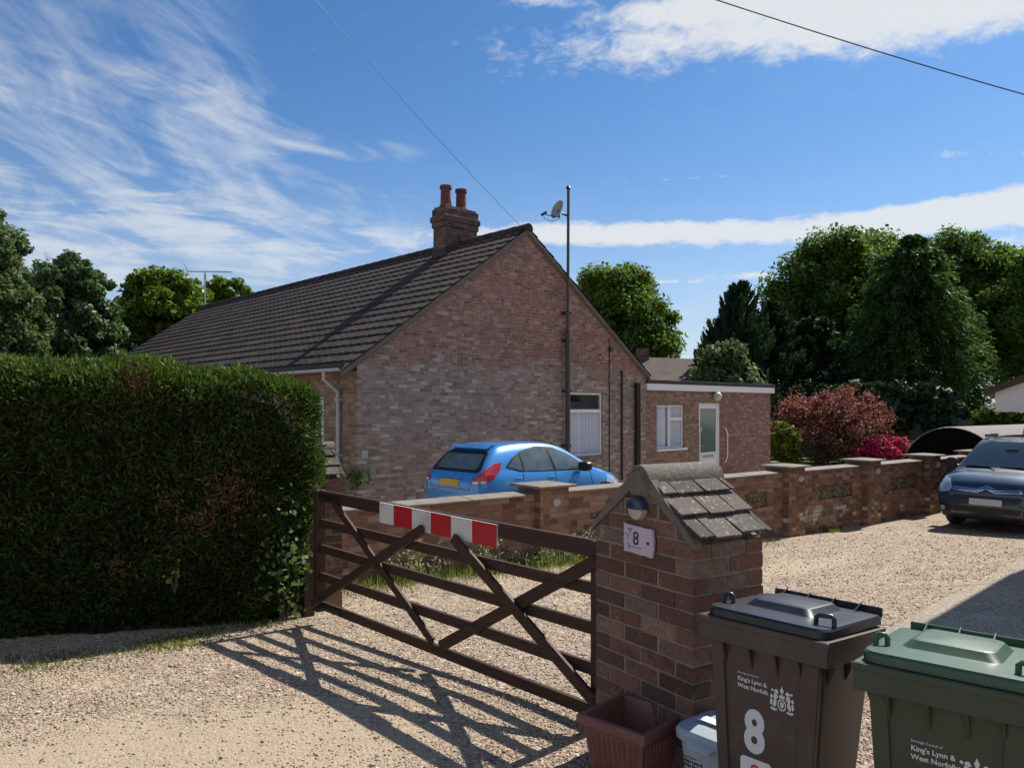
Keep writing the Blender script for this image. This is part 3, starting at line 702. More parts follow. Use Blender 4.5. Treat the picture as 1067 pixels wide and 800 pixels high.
# ------------------------------------------------------------------ food caddy
m_caddy = plain('grey_caddy', (.40, .43, .45), .5, var=.1, scale=6, dirt=((.2, .2, .19), .5))
m_caddyl = plain('caddy_lid', (.34, .39, .44), .42, var=.1, scale=6)
cd = thing('food_caddy', 'pale grey lidded food waste caddy between terracotta planter and brown bin', 'food caddy', (.655, 3.16, 0), R(-50))
def rr(x0, x1, y0, y1, z, rad, k=6, zf=None):
    pts = []
    for cx, cy, a0 in ((x1 - rad, y0 + rad, -90), (x1 - rad, y1 - rad, 0), (x0 + rad, y1 - rad, 90), (x0 + rad, y0 + rad, 180)):
        for i in range(k):
            a = R(a0 + 90 * i / (k - 1)); x, y = cx + rad * math.cos(a), cy + rad * math.sin(a)
            pts.append((x, y, z + (zf(x, y) if zf else 0)))
    return pts
MB().loft([rr(.04, .26, .04, .25, .0, .05), rr(.012, .288, .012, .272, .36, .055)]).build('tub', m_caddy, cd, smooth=35)
dome = lambda x, y: .028 * (1 - ((x - .15) / .17) ** 2) * (1 - ((y - .14) / .16) ** 2)
cl_ = MB().loft([rr(-.004, .304, -.004, .288, .355, .065), rr(-.006, .306, -.006, .29, .382, .066), rr(.004, .296, .004, .28, .392, .06, zf=dome), rr(.04, .26, .04, .24, .392, .05, zf=dome), rr(.1, .2, .1, .19, .392, .04, zf=dome)]).build('lid', m_caddyl, cd, smooth=35)
MB().box(.07, .19, .08, .13, .423, .426).build('label_card', m_paper, cl_)
MB().prism([(.08, -.006, .372), (.22, -.006, .372), (.2, -.026, .352), (.1, -.026, .352)], (0, 0, -.012)).build('lid_clasp', m_caddyl, cl_, bevel=.004)
cf = lambda x, z: up(x, .012 + (.36 - z) * .0778 - .0015, z, 90 + 4.4)
text('lettering', 'Borough Council of', .0085, m_ink, cd, cf(.045, .285), 0)
text('lettering', "King's Lynn &", .0175, m_ink, cd, cf(.045, .266), .0004)
text('lettering', 'West Norfolk', .0175, m_ink, cd, cf(.045, .247), .0004)
crest('crest', m_ink, cd, cf(.196, .246), .075)
MB().lathe([(.028, 0), (.028, .002)], 20, cf(.1, .20)).build('white_disc', m_paper, cd)

# ------------------------------------------------------------------ terracotta planter
m_pot = plain('terracotta_plastic', (.19, .075, .062), .55, var=.2, scale=8, dirt=((.27, .19, .17), .65))
pt_ = thing('square_planter', 'empty square terracotta planter with fluted sides against the pillar', 'planter', (.533, 3.385, 0), R(47))
def sq(h, z, flute=0., n_=48):
    pts = []
    for sx, sy, tx, ty in ((-1, -1, 1, 0), (1, -1, 0, 1), (1, 1, -1, 0), (-1, 1, 0, -1)):
        for i in range(n_):
            u = i / n_; c = -1 + 2 * u; o_ = 0
            if flute and .08 < u < .92: o_ = flute * (1 if math.sin(u * 11 * 2 * math.pi) > 0 else -1)
            x, y = sx * h + tx * 2 * h * u, sy * h + ty * 2 * h * u
            nx_, ny_ = ty, -tx
            pts.append((x + nx_ * o_, y + ny_ * o_, z))
    return pts
MB().loft([sq(.115, 0), sq(.118, .02), sq(.12, .03, .0035), sq(.15, .28, .0035), sq(.152, .29), sq(.153, .31), sq(.172, .312), sq(.176, .318), sq(.178, .352), sq(.174, .358), sq(.152, .358), sq(.148, .352), sq(.13, .15)]).build('pot', m_pot, pt_, smooth=30)
MB().box(-.13, .13, -.13, .13, .148, .151).build('soil', m_soil, pt_)
# ------------------------------------------------------------------ the bungalow
HZ = -.5
HO = Vector((-3.15, 15.6, HZ)); GA = Vector((.731, .682, 0)).normalized(); RA = Vector((-GA.y, GA.x, 0)); HANG = math.atan2(GA.y, GA.x)
house = thing('brick_bungalow', 'brick bungalow with dark tiled roof and tall blank gable end', 'bungalow', HO, HANG)
HW, HEV, HRG, HL = 9.58, 3.16, 6.55, 20.6
SL = (HRG - HEV) / (HW / 2)
def hx(px):                    # picture column -> distance along the gable wall
    q = (px - HX) / F; return (q * HO.y - HO.x) / (GA.x - q * GA.y)
def hz(px, py, y=0.):          # height on the gable plane
    x = hx(px); Y = HO.y + GA.y * x + RA.y * y; return CAMH + (HY - py) / F * Y - HZ
def wall_holes(mb, x0, x1, z0, z1, holes, f, depth):
    """wall cells around rectangular holes; f(x,z,d) -> point; reveals go back by depth"""
    X = sorted({x0, x1} | {h[0] for h in holes} | {h[1] for h in holes}); Z = sorted({z0, z1} | {h[2] for h in holes} | {h[3] for h in holes})
    for a, b in zip(X, X[1:]):
        for c, d in zip(Z, Z[1:]):
            if any(h[0] <= a and b <= h[1] and h[2] <= c and d <= h[3] for h in holes): continue
            mb.add([f(a, c, 0), f(b, c, 0), f(b, d, 0), f(a, d, 0)], [(0, 1, 2, 3)])
    for a, b, c, d in holes:
        for p, q in (((a, c), (b, c)), ((b, c), (b, d)), ((b, d), (a, d)), ((a, d), (a, c))):
            mb.add([f(*p, 0), f(*q, 0), f(*q, depth), f(*p, depth)], [(3, 2, 1, 0)])
wx0, wx1 = hx(592), hx(628); wz0, wz1 = hz(610, 475), hz(610, 409)
gw = MB(); gf = lambda x, z, d: (x, d, z)
wall_holes(gw, 0, HW, -.2, HEV, [(wx0, wx1, wz0, wz1)], gf, .12)
gw.add([(0, 0, HEV), (HW, 0, HEV), (HW / 2, 0, HRG)], [(0, 1, 2)])
gw.build('gable_wall', m_gable, house, fixn=False)
sw0 = [(1.35, 2.6, .95, 2.45), (7, 9, .9, 2.4), (13, 15, .9, 2.4)]
sm = MB(); wall_holes(sm, 0.001, HL, -.2, HEV, sw0, lambda y, z, d: (d, y, z), .12)
sm.add([(HW, 0, -.2), (HW, HL, -.2), (HW, HL, HEV), (HW, 0, HEV)], [(0, 1, 2, 3)])
sm.add([(0, HL, -.2), (HW, HL, -.2), (HW, HL, HEV), (HW / 2, HL, HRG), (0, HL, HEV)], [(0, 1, 2, 3, 4)])
sm.build('side_wall', m_side, house, fixn=False)
def window(par, f, x0, x1, z0, z1, trans=None, mull=None, net=True, d0=.07, vent=None, netz=None):
    d0 = .045
    """frame, pane, net curtain; f maps (along, up, in) to the wall's space"""
    b = .055; fr = MB()
    def bx(a, b_, c, d, y0, y1): fr.hexa([f(a, c, y0), f(b_, c, y0), f(b_, c, y1), f(a, c, y1), f(a, d, y0), f(b_, d, y0), f(b_, d, y1), f(a, d, y1)])
    bx(x0, x0 + b, z0, z1, d0, d0 + .06); bx(x1 - b, x1, z0, z1, d0, d0 + .06); bx(x0 + b, x1 - b, z0, z0 + b, d0, d0 + .06); bx(x0 + b, x1 - b, z1 - b, z1, d0, d0 + .06)
    if trans: bx(x0 + b, x1 - b, trans - .045, trans + .045, d0 - .01, d0 + .05)
    if mull: bx(mull - .05, mull + .05, z0 + b, z1 - b, d0 - .008, d0 + .05)
    if vent: bx(mull + .05, x1 - b, vent - .05, vent + .05, d0 - .012, d0 + .045)
    w_ = fr.build('window', m_white, par, bevel=.006, seg=1)
    MB().add([f(x0 + b, z0 + b, d0 + .03), f(x1 - b, z0 + b, d0 + .03), f(x1 - b, z1 - b, d0 + .03), f(x0 + b, z1 - b, d0 + .03)], [(0, 1, 2, 3)]).build('pane', m_glass, w_)
    if net:
        cu = MB(); n_ = 120; r0, r1 = [], []; zt = netz or z1 - .02
        for i in range(n_):
            u = i / (n_ - 1); x = x0 + .02 + (x1 - x0 - .04) * u
            y = d0 + .10 + .045 * math.sin(u * 48 + 2.5 * math.sin(u * 9)) + .008 * math.sin(u * 140)
            r0.append(f(x, z0 + .02, y)); r1.append(f(x, zt, y + .004))
        cu.loft([r0, r1], closed=False, caps=False).build('net_curtain', m_net, w_, smooth=180)
    bk = MB().add([f(x0 - .1, z0 - .1, .6), f(x1 + .1, z0 - .1, .6), f(x1 + .1, z1 + .1, .6), f(x0 - .1, z1 + .1, .6)], [(0, 1, 2, 3)])  # dark sheet stands in for the unlit room behind the window
    bk.build('room_dark_sheet', m_lead, w_)
    return w_
tz = wz1 - (wz1 - wz0) * .29
wv = window(house, gf, wx0, wx1, wz0, wz1, trans=tz, netz=tz)
MB().box(wx0 - .05, wx1 + .05, -.04, .05, wz0 - .075, wz0 - .002).build('window_sill', m_side, house, bevel=.004)
for (a, b_, c, d) in sw0:
    window(house, lambda x, z, dd_: (dd_, x, z), a, b_, c, d, mull=(a + b_) / 2)
# roof slopes: courses of interlocking tiles
def slope(name, sgn, ov, par, L, ridge_z, half, sl, gauge=.335, wave=.3, amp=.018, y0=-.09, y1=None, mat=None, x_mid=None):
    y1 = y1 if y1 else L + .09; ns = int((y1 - y0) / wave * 5); mb = MB()
    tot_ = math.hypot(half + ov, (half + ov) * sl); nc = max(2, int(tot_ / gauge)); gs_ = tot_ / nc
    dx, dz = math.cos(math.atan(sl)), -math.sin(math.atan(sl)); nx_, nz_ = -dz, dx
    rnd = random.Random(5)
    for c in range(nc):
        s0, s1 = c * gs_, (c + 1) * gs_ + .01
        A_, B_, C2 = [], [], []
        for i in range(ns + 1):
            y = y0 + (y1 - y0) * i / ns; ph = y / wave * 2 * math.pi
            wv_ = amp * (max(0, math.sin(ph)) ** .8); jj = rnd.uniform(-.004, .004)
            def pt(s, h): return (x_mid + sgn * (s * dx + nx_ * h), y, ridge_z + s * dz + nz_ * h)
            A_.append(pt(s0, wv_ + .012)); B_.append(pt(s1, wv_ + .040 + jj)); C2.append(pt(s1, -.01))
        o_ = len(mb.v); mb.v += A_ + B_ + C2; m_ = ns + 1; last = .5
        for i in range(ns):
            if i % 5 == 0: last = rnd.random()
            for k in range(2):
                q = [o_ + k * m_ + i, o_ + k * m_ + i + 1, o_ + (k + 1) * m_ + i + 1, o_ + (k + 1) * m_ + i]
                mb.f.append(q if sgn < 0 else q[::-1]); mb.t.append(last)
    return mb.build(name, mat, par, smooth=50, fixn=False)
rf = slope('roof', -1, .38, house, HL, HRG + .05, HW / 2, SL, mat=m_tile, x_mid=HW / 2)
slope('roof', 1, .12, house, HL, HRG + .05, HW / 2, SL, mat=m_tile, x_mid=HW / 2)
rt = MB()
for k in range(int((HL + .2) / .45) + 1):
    y0 = -.1 + k * .45; y1 = y0 + .455
    ring = lambda y, r: [(HW / 2 + r * math.cos(a), y, HRG + .03 + r * math.sin(a) * 1.05) for a in np.linspace(-.35, math.pi + .35, 11)]
    rt.loft([ring(y0, .135), ring(y1, .125)])
rt.build('ridge', m_tile, house, smooth=50)
vg = MB()
for sgn, ov in ((-1, .36), (1, .12)):
    a = (HW / 2, HRG + .0); b_ = (HW / 2 + sgn * (HW / 2 + ov), HRG - (HW / 2 + ov) * SL)
    vg.prism([(a[0], -.075, a[1] - .06), (b_[0], -.075, b_[1] - .05), (b_[0], -.075, b_[1] + .05), (a[0], -.075, a[1] + .05)], (0, .14, 0))
vg.build('verge', plain('verge_cement', (.15, .125, .105), .9, var=.35, scale=4), house)
vgm = MB()
for sgn, ov in ((-1, .3), (1, .1)):
    a = (HW / 2, HRG - .075); b_ = (HW / 2 + sgn * (HW / 2 + ov), HRG - .075 - (HW / 2 + ov) * SL)
    vgm.prism([(a[0], -.03, a[1] - .02), (b_[0], -.03, b_[1] - .02), (b_[0], -.03, b_[1] + .03), (a[0], -.03, a[1] + .03)], (0, .03, 0))
vgm.build('verge_pointing', m_mortar, house)
# gutter and downpipe on the eaves side
gt = MB(); gx, gzz = -.40, HEV - .17
rings = [[(gx + .065 * math.cos(a), y, gzz + .06 * math.sin(a)) for a in np.linspace(math.pi, 2 * math.pi, 9)] + [(gx + .055 * math.cos(a), y, gzz + .005 + .05 * math.sin(a)) for a in np.linspace(2 * math.pi, math.pi, 9)] for y in (-.06, HL)]
gt.loft(rings).build('gutter', m_grey_pipe, house, smooth=40)
MB().box(-.33, -.31, -.02, HL, HEV - .2, HEV - .06).build('fascia', m_lead, house)
MB().box(-.31, .0, .0, HL, HEV - .21, HEV - .19).build('soffit', m_lead, house)
MB().tube([(gx, .62, gzz - .03), (gx, .62, gzz - .2), (-.2, .62, gzz - .36), (-.075, .62, gzz - .46), (-.075, .62, gzz - .6), (-.075, .62, .05)], .042, 10).build('downpipe', m_grey_pipe, house, smooth=50)
for z in (2.35, 1.2): MB().box(-.13, .0, .56, .68, z, z + .05).build('pipe_clip', m_grey_pipe, house)
# chimney
cy = 2.75
ch = MB(); cxm = HW / 2 - .02
ch.box(cxm - .55, cxm + .55, cy - .26, cy + .26, 5.4, 7.02)
m_chim = brickmat('chimney_brick', [(0, (.07, .045, .045)), (.5, (.14, .085, .075)), (1, (.2, .13, .11))], (.2, .17, .15))
chm = ch.build('chimney', m_chim, house)
cb_ = MB()
cb_.box(cxm - .585, cxm + .585, cy - .295, cy + .295, 7.02, 7.17); cb_.box(cxm - .62, cxm + .62, cy - .33, cy + .33, 7.172, 7.32); cb_.box(cxm - .58, cxm + .58, cy - .29, cy + .29, 7.322, 7.52)
cb_.box(cxm - .54, cxm + .54, cy - .25, cy + .25, 7.522, 7.58)
cb_.build('chimney_cap', m_chim, chm, bevel=.01, seg=1)
for dx in (-.33, .2):
    mt = Matrix.Translation((cxm + dx, cy, 7.56))
    MB().lathe([(.17, 0), (.17, .08), (.145, .1), (.135, .5), (.165, .52), (.165, .6), (.12, .61), (.11, .3)], 20, mt).build('chimney_pot', m_terracotta, chm, smooth=45)
MB().box(cxm - .57, cxm + .57, cy - .29, cy + .3, HRG - .42, HRG - .1).build('flashing', m_lead, chm)
# pipes, cable and vent plate on the gable
x = hx(662); pz = hz(662, 399)
MB().tube([(x, -.09, .0), (x, -.09, pz)], .085, 12).build('soil_pipe', plain('brown_pipe', (.018, .010, .009), .4, var=.3), house, smooth=50)
x = hx(647); MB().tube([(x, -.04, .2), (x, -.04, hz(647, 386))], .028, 8).build('waste_pipe', m_black_pipe, house, smooth=50)
x = hx(634.5); MB().tube([(x, -.015, .3), (x, -.015, hz(634.5, 352))], .014, 6).build('wall_cable', m_black_pipe, house)
x = hx(635.5); MB().box(x - .06, x + .06, -.07, 0, hz(635, 366), hz(635, 362)).build('junction_box', m_black_pipe, house)
x = hx(374); MB().box(.10, .24, -.03, 0, 1.17, 1.34).build('vent_plate', m_grey_pipe, house, bevel=.008)

# mast with satellite dish against the gable
x = hx(587.5); py_ = -.14
mast = thing('antenna_mast', 'tall steel mast carrying a satellite dish against the gable', 'mast', HO + GA * x - RA * .14, HANG)
topz = 7.34 - HZ
MB().tube([(0, 0, .0), (0, 0, 4.2)], .062, 10).build('pole', m_pole, mast, smooth=60)
MB().tube([(0, 0, 4.15), (.02, 0, topz)], .038, 10).build('pole', m_pole, mast, smooth=60)
MB().lathe([(.055, 0), (.07, .02), (.05, .05), (.02, .1)], 10, Matrix.Translation((.02, 0, topz - .03))).build('pole_cap', m_black_pipe, mast)
for z in (1.2, 2.6, 3.9, 4.6): MB().box(-.1, .1, -.03, .13, z, z + .06).build('wall_bracket', m_black_pipe, mast)
sz_ = topz - .72                                        # dish about 0.7 m below the top
rot_ = Matrix.Rotation(-HANG, 3, 'Z')
dn = (rot_ @ Vector((-.80, -.50, .30))).normalized()      # looks away to the left
dm = Vector((0, 0, 1)).rotation_difference(dn).to_matrix().to_4x4() @ Matrix.Diagonal((.84, .84, .84, 1))
prof = [(.002, -.075), (.12, -.062), (.22, -.03), (.29, .012), (.295, .014), (.285, .022), (.2, -.018), (.1, -.05), (.002, -.062)]
dmx = Matrix.Translation(rot_ @ Vector((-.27, -.02, .16)) + Vector((0, 0, sz_))) @ dm
MB().lathe(prof, 28, dmx).build('dish', m_dish, mast, smooth=60)
arm0 = dmx @ Vector((0, 0, -.05)); lo = rot_ @ Vector((-.22, -.04, -.05)) + Vector((0, 0, sz_))
MB().tube([(0.01, 0, sz_), tuple(lo.lerp(Vector((0, 0, sz_)), .4) + Vector((0, 0, .07))), arm0, lo], .026, 8).build('dish_bracket', m_black_pipe, mast, smooth=50)
tip = lo + rot_ @ Vector((-.40, -.12, .05))
MB().tube([lo, lo + (tip - lo) * .9, tip + Vector((0, 0, .06))], .014, 8).build('feed_arm', m_black_pipe, mast, smooth=50)
MB().tube([tip + rot_ @ Vector((-.07, 0, -.02)), tip + rot_ @ Vector((.07, .02, .06))], .032, 10).build('receiver', m_black_pipe, mast, smooth=50)
MB().tube([tip + Vector((-.02, 0, -.02)), tip + Vector((.02, 0, -.11)), tip.lerp(lo, .5) + Vector((0, 0, -.13)), lo + Vector((0, 0, -.03))], .008, 5).build('coax_cable', m_black_pipe, mast)

# ------------------------------------------------------------------ flat-roofed extension
ext = thing('flat_roof_extension', 'low brick extension with flat roof, white door and grab rails', 'extension', HO, HANG)
EX0, EX1, EY, ET = HW + .003, hx(804), .06, 2.72
ez = lambda px, py: hz(px, py)
xw0, xw1 = hx(686), hx(714.5); zw0, zw1 = ez(700, 467), ez(700, 422)
xd0, xd1 = hx(730), hx(752.5); zd1 = ez(741, 420)
f2 = lambda x, z, d: (x, EY + d, z)
xs1 = hx(754)
e1_ = MB(); wall_holes(e1_, EX0, xs1, -.2, ET, [(xw0, xw1, zw0, zw1), (xd0, xd1, -.05, zd1)], f2, .12); e1_.build('front_wall', m_extl, ext, fixn=False)
e2_ = MB(); e2_.box(xs1 + .002, EX1, EY - .012, EY + .5, -.2, ET - .002); e2_.box(EX1 - .3, EX1 - .001, EY + .5, 6.5, -.2, ET - .004); e2_.box(EX0, EX1 - .3, 6.2, 6.5, -.2, ET - .006)
e2_.build('pink_wall', m_extr, ext)
rb = MB(); rb.box(EX0, EX1 + .12, EY - .14, 6.7, ET + .19, ET + .30); rb.build('flat_roof', m_lead, ext, bevel=.01)
MB().box(EX0, EX1 + .1, EY - .12, 6.68, ET, ET + .188).build('white_fascia', m_white, ext)
mm = (xw0 + xw1) / 2
window(ext, f2, xw0, xw1, zw0, zw1, mull=mm - .02, vent=zw0 + (zw1 - zw0) * .68)
MB().box(xw0 - .06, xw1 + .1, EY - .07, EY + .06, zw0 - .07, zw0 - .002).build('window_sill', m_white, ext, bevel=.005)
dr = MB(); b = .06
dw = xd1 - xd0
for a_, b_, c_, d_ in ((xd0, xd0 + b, -.05, zd1), (xd1 - b * 1.6, xd1, -.05, zd1), (xd0 + b, xd1 - b * 1.6, zd1 - b, zd1)): dr.box(a_, b_, EY + .04, EY + .11, c_, d_)
dfr = dr.build('door_frame', m_white, ext, bevel=.006, seg=1)
da, db = xd0 + b, xd1 - b * 1.6; zm = ez(741, 471)
dd2 = MB()
for a_, b_, c_, d_ in ((da, da + .09, -.05, zd1 - b), (db - .09, db, -.05, zd1 - b), (da + .09, db - .09, zd1 - b - .11, zd1 - b), (da + .09, db - .09, -.05, zm)): dd2.box(a_ + .002, b_ - .002, EY + .05, EY + .10, c_, d_)
door = dd2.build('door', m_white, ext, bevel=.005, seg=1)
MB().box(da + .09, db - .09, EY + .07, EY + .08, zm, zd1 - b - .11).build('glazed_panel', m_frost, door)
MB().box(da + .24, db - .24, EY + .043, EY + .05, zm - .17, zm - .09).build('letter_box', m_metal, door)
MB().tube([(da + .06, EY + .05, 1.0), (da + .06, EY - .01, 1.0), (da + .2, EY - .01, 1.0)], .012, 8).build('door_handle', m_metal, door)
for px, sg in ((728.5, -1), (757.5, 1)):
    x = hx(px); z1_, z0_ = ez(px, 449), ez(px, 478)
    MB().tube([(x - .1 * sg, EY, z1_ + .1), (x - .1 * sg, EY - .07, z1_ + .1), (x, EY - .08, z1_ - .08), (x, EY - .08, z0_ + .1), (x - .1 * sg, EY - .07, z0_ - .1), (x - .1 * sg, EY, z0_ - .1)], .022, 8).build('grab_rail', m_white, ext, smooth=60)
mt = Matrix.Translation((hx(745.5), EY - .13, ez(745, 413)))
MB().lathe([(.001, -.15), (.09, -.12), (.14, -.05), (.15, 0), (.14, .05), (.09, .12), (.001, .15)], 20, mt).build('globe_lamp', plain('globe', (.5, .47, .42), .4, var=.05), ext, smooth=80)
for x, h_ in ((10.1, .25), (10.6, .14), (12.0, .22)): MB().tube([(x, 2 + x * .1, ET + .28), (x, 2 + x * .1, ET + .3 + h_)], .05, 8).build('roof_vent', m_grey_pipe, ext)

# ------------------------------------------------------------------ garden wall with piers
gwall = thing('garden_wall', 'low brick garden wall with capped piers and flint panels', 'garden wall', (W0.x, W0.y, 0), math.atan2(WD.y, WD.x))
# local: x along the wall, y away from the road (road side at y=0), z up
ZT = .585
def sw(px):
    q = (px - HX) / F; return (q * W0.y - W0.x) / (WD.x - q * WD.y)
piers = [-5.55, sw(824), sw(905), sw(968.5), sw(968.5) + 2.4, sw(968.5) + 4.8]
holes = []
for a_, b_ in ((776, 799), (852, 888), (928, 956)):
    holes.append((sw(a_), sw(b_), .07, .33))
wm = MB(); wall_holes(wm, -9.6, 14, -.75, ZT, holes, lambda x, z, d: (x, d, z), .03)
wm.add([(-9.6, .22, -.75), (14, .22, -.75), (14, .22, ZT), (-9.6, .22, ZT)], [(3, 2, 1, 0)])
wm.add([(-9.6, 0, -.75), (-9.6, .22, -.75), (-9.6, .22, ZT), (-9.6, 0, ZT)], [(3, 2, 1, 0)])
wm.build('brickwork', m_wall, gwall, fixn=False)
m_flint, t, b = newmat('flint_panel')
co = node(t, 'ShaderNodeTexCoord').outputs['Object']
v = node(t, 'ShaderNodeTexVoronoi', {'Vector': co, 'Scale': 26.0})
setb(t, b, Base_Color=ramp(t, node(t, 'ShaderNodeSeparateColor', {0: v.outputs['Color']}).outputs[0], [(0, (.05, .04, .02)), (.5, (.14, .10, .055)), (1, (.3, .24, .15))]), Roughness=.8, Normal=bump(t, M(t, 'SUBTRACT', 1.0, v.outputs['Distance']), .03))
for a_, b_, c_, d_ in holes: MB().add([(a_, .028, c_), (b_, .028, c_), (b_, .028, d_), (a_, .028, d_)], [(0, 1, 2, 3)]).build('flint_panel', m_flint, gwall, fixn=False)
cp = MB(); rnd = random.Random(2); x = -9.6
pe = sorted(piers)
segs = []
lo_ = -9.6
for p in pe + [14.3]:
    hi_ = p - .26; n_ = max(1, round((hi_ - lo_) / .9)); 
    for k in range(n_):
        a_ = lo_ + (hi_ - lo_) * k / n_; b_ = lo_ + (hi_ - lo_) * (k + 1) / n_
        j = rnd.uniform(-.004, .004)
        cp.hexa([(a_ + .004, -.032 + j, ZT + .003), (b_ - .004, -.032 + j, ZT + .003), (b_ - .004, .255, ZT + .003), (a_ + .004, .255, ZT + .003), (a_ + .004, -.028 + j, ZT + .032 + j), (b_ - .004, -.028 + j, ZT + .032 + j), (b_ - .004, .25, ZT + .05), (a_ + .004, .25, ZT + .05)])
    lo_ = p + .26
cp.build('coping', m_coping, gwall, bevel=.006, seg=1)
for i, p in enumerate(piers):
    pm_ = MB(); pm_.box(p - .235, p + .235, -.12, .34, -.75, ZT + .102); pr_ = pm_.build('pier', m_wall, gwall)
    cpm = MB(); h0 = ZT + .105
    cpm.loft([[(p - .31, -.20, h0), (p + .31, -.20, h0), (p + .31, .42, h0), (p - .31, .42, h0)], [(p - .31, -.20, h0 + .032), (p + .31, -.20, h0 + .032), (p + .31, .42, h0 + .032), (p - .31, .42, h0 + .032)], [(p - .05, .06, h0 + .06), (p + .05, .06, h0 + .06), (p + .05, .16, h0 + .06), (p - .05, .16, h0 + .06)]])
    cpm.build('pier_cap', m_coping, pr_, bevel=.006, seg=1)
    lx = p + (.02 if i == 0 else .1); mt = Matrix.Translation((lx, -.121, ZT - .08)) @ Matrix.Rotation(R(90), 4, 'X')
    MB().lathe([(.06, 0), (.06, .02), (.045, .035), (.001, .04)], 18, mt).build('pier_lamp', m_lamp, pr_, smooth=50)
x = sw(581); MB().tube([(x, -.02, -.4), (x, -.02, ZT - .12)], .022, 6).build('black_conduit', m_black_pipe, gwall)

# ------------------------------------------------------------------ other buildings
nb = thing('neighbouring_bungalow', 'distant bungalow with low brown tiled roof behind the extension', 'bungalow', (4.2, 37, -.5), R(-6))
MB().box(0, 7.6, 0, 7, 0, 3.0).build('wall', m_side, nb)
nr = MB(); nr.loft([[(-.4, -.4, 2.95), (8, -.4, 2.95), (8, 7.4, 2.95), (-.4, 7.4, 2.95)], [(.2, 3.4, 4.95), (7.2, 3.4, 4.65), (7.2, 3.6, 4.65), (.2, 3.6, 4.95)]])
nro = nr.build('roof', m_ntile, nb)
MB().box(1.95, 2.6, 3.1, 3.7, 4.5, 5.3).build('chimney', m_chim, nro, bevel=.01)
MB().box(3.3, 4.3, -.02, .05, 1.2, 2.2).build('window', m_carglass, nb)
# arched shed behind the wall
ar = thing('arched_shelter', 'low arched shelter with black open end behind the garden wall', 'arched shelter', (0, 0, 0))
AC = Vector((14.55, 25.5, -.5)); AD = Vector((.86, .51, 0)); AN = Vector((-.51, .86, 0))
ad = Vector((.80, -.60, 0)).normalized(); 
rad, hgt, ln = 1.60, 1.56, 7.5
bk_dir = Vector((.78, .62, 0)).normalized(); acr = Vector((bk_dir.y, -bk_dir.x, 0))
sh = MB(); rings = []
for k in range(40):
    d = ln * k / 39; r_ = 1 + (.012 if k % 2 else 0)
    rings.append([AC + acr * (rad * r_ * math.cos(a)) + bk_dir * d + Vector((0, 0, hgt * r_ * math.sin(a))) for a in np.linspace(0, math.pi, 25)] + [AC + acr * (rad * .985 * math.cos(a)) + bk_dir * d + Vector((0, 0, hgt * .985 * math.sin(a))) for a in np.linspace(math.pi, 0, 25)])
m_asb = plain('weathered_sheet', (.2, .185, .17), .9, var=.35, scale=3)
sh.loft(rings).build('arched_roof', m_asb, ar)
en = MB().add([AC + acr * (rad * .96 * math.cos(a)) + bk_dir * (ln - .1) + Vector((0, 0, hgt * .96 * math.sin(a))) for a in np.linspace(0, math.pi, 25)], [list(range(25))])
en.build('end_wall', m_black, ar)
m_void = plain('opening_black', (.006, .006, .007), 1., var=.2, spec=0.)
MB().add([AC + acr * (rad * .965 * math.cos(a)) + bk_dir * .06 + Vector((0, 0, hgt * .965 * math.sin(a))) for a in np.linspace(0, math.pi, 25)], [list(range(25))]).build('opening_dark', m_void, ar)  # black face across the open end stands in for the shade inside
# white gabled car port at the right edge
gp_ = P(1037, 429, 16.0)
cpt = thing('car_port', 'white boarded gable end with brown tiles at the right edge', 'car port', (gp_.x, gp_.y, -.5), R(-34))
z0 = gp_.z + .5; wcp = 6.0
MB().prism([(0, 0, z0), (wcp, 0, z0), (wcp, 0, z0 + .45), (wcp / 2, 0, z0 + 1.65), (0, 0, z0 + .40)], (0, .08, 0)).build('gable_board', m_white, cpt)
crf = MB()
for sg in (0, 1):
    a = (-.2, z0 + .34) if not sg else (wcp + .2, z0 + .34); m_ = (wcp / 2, z0 + 1.68)
    q = [(a[0], -.15, a[1]), (m_[0], -.15, m_[1]), (m_[0], -.15, m_[1] + .12), (a[0], -.15, a[1] + .12)]
    crf.prism(q, (0, 5.5, 0))
crf.build('roof', m_ntile, cpt)
for x, y in ((wcp - .2, .2), (wcp - .2, 5)): MB().box(x - .06, x + .06, y - .06, y + .06, -.05, z0 - .002).build('post', m_white, cpt)
MB().box(.1, wcp - .1, .1, .2, z0 + .003, z0 + .14).build('beam', m_white, cpt)
# neighbour's house off to the right (its corner throws the shadow on the drive)
S0 = ground(945, 661); hs = Vector((sd.x, sd.y, 0)).normalized(); hgt2 = 5.2
cor = S0 + hs * ((hgt2 + .1) / math.tan(SUN_EL))
nh = thing('neighbouring_house', 'tall brick house standing just outside the right edge, shading the drive', 'house', (cor.x, cor.y, -.5), R(-43))
MB().box(0, 8, 0, 4, 0, hgt2 + .3).build('wall', m_side, nh)
MB().loft([[(-.02, -.02, hgt2 + .3), (8.2, -.02, hgt2 + .3), (8.2, 4.02, hgt2 + .3), (-.02, 4.02, hgt2 + .3)], [(2, 2, 6.9), (6, 2, 6.9), (6, 2.1, 6.9), (2, 2.1, 6.9)]]).build('roof', m_ntile, nh)

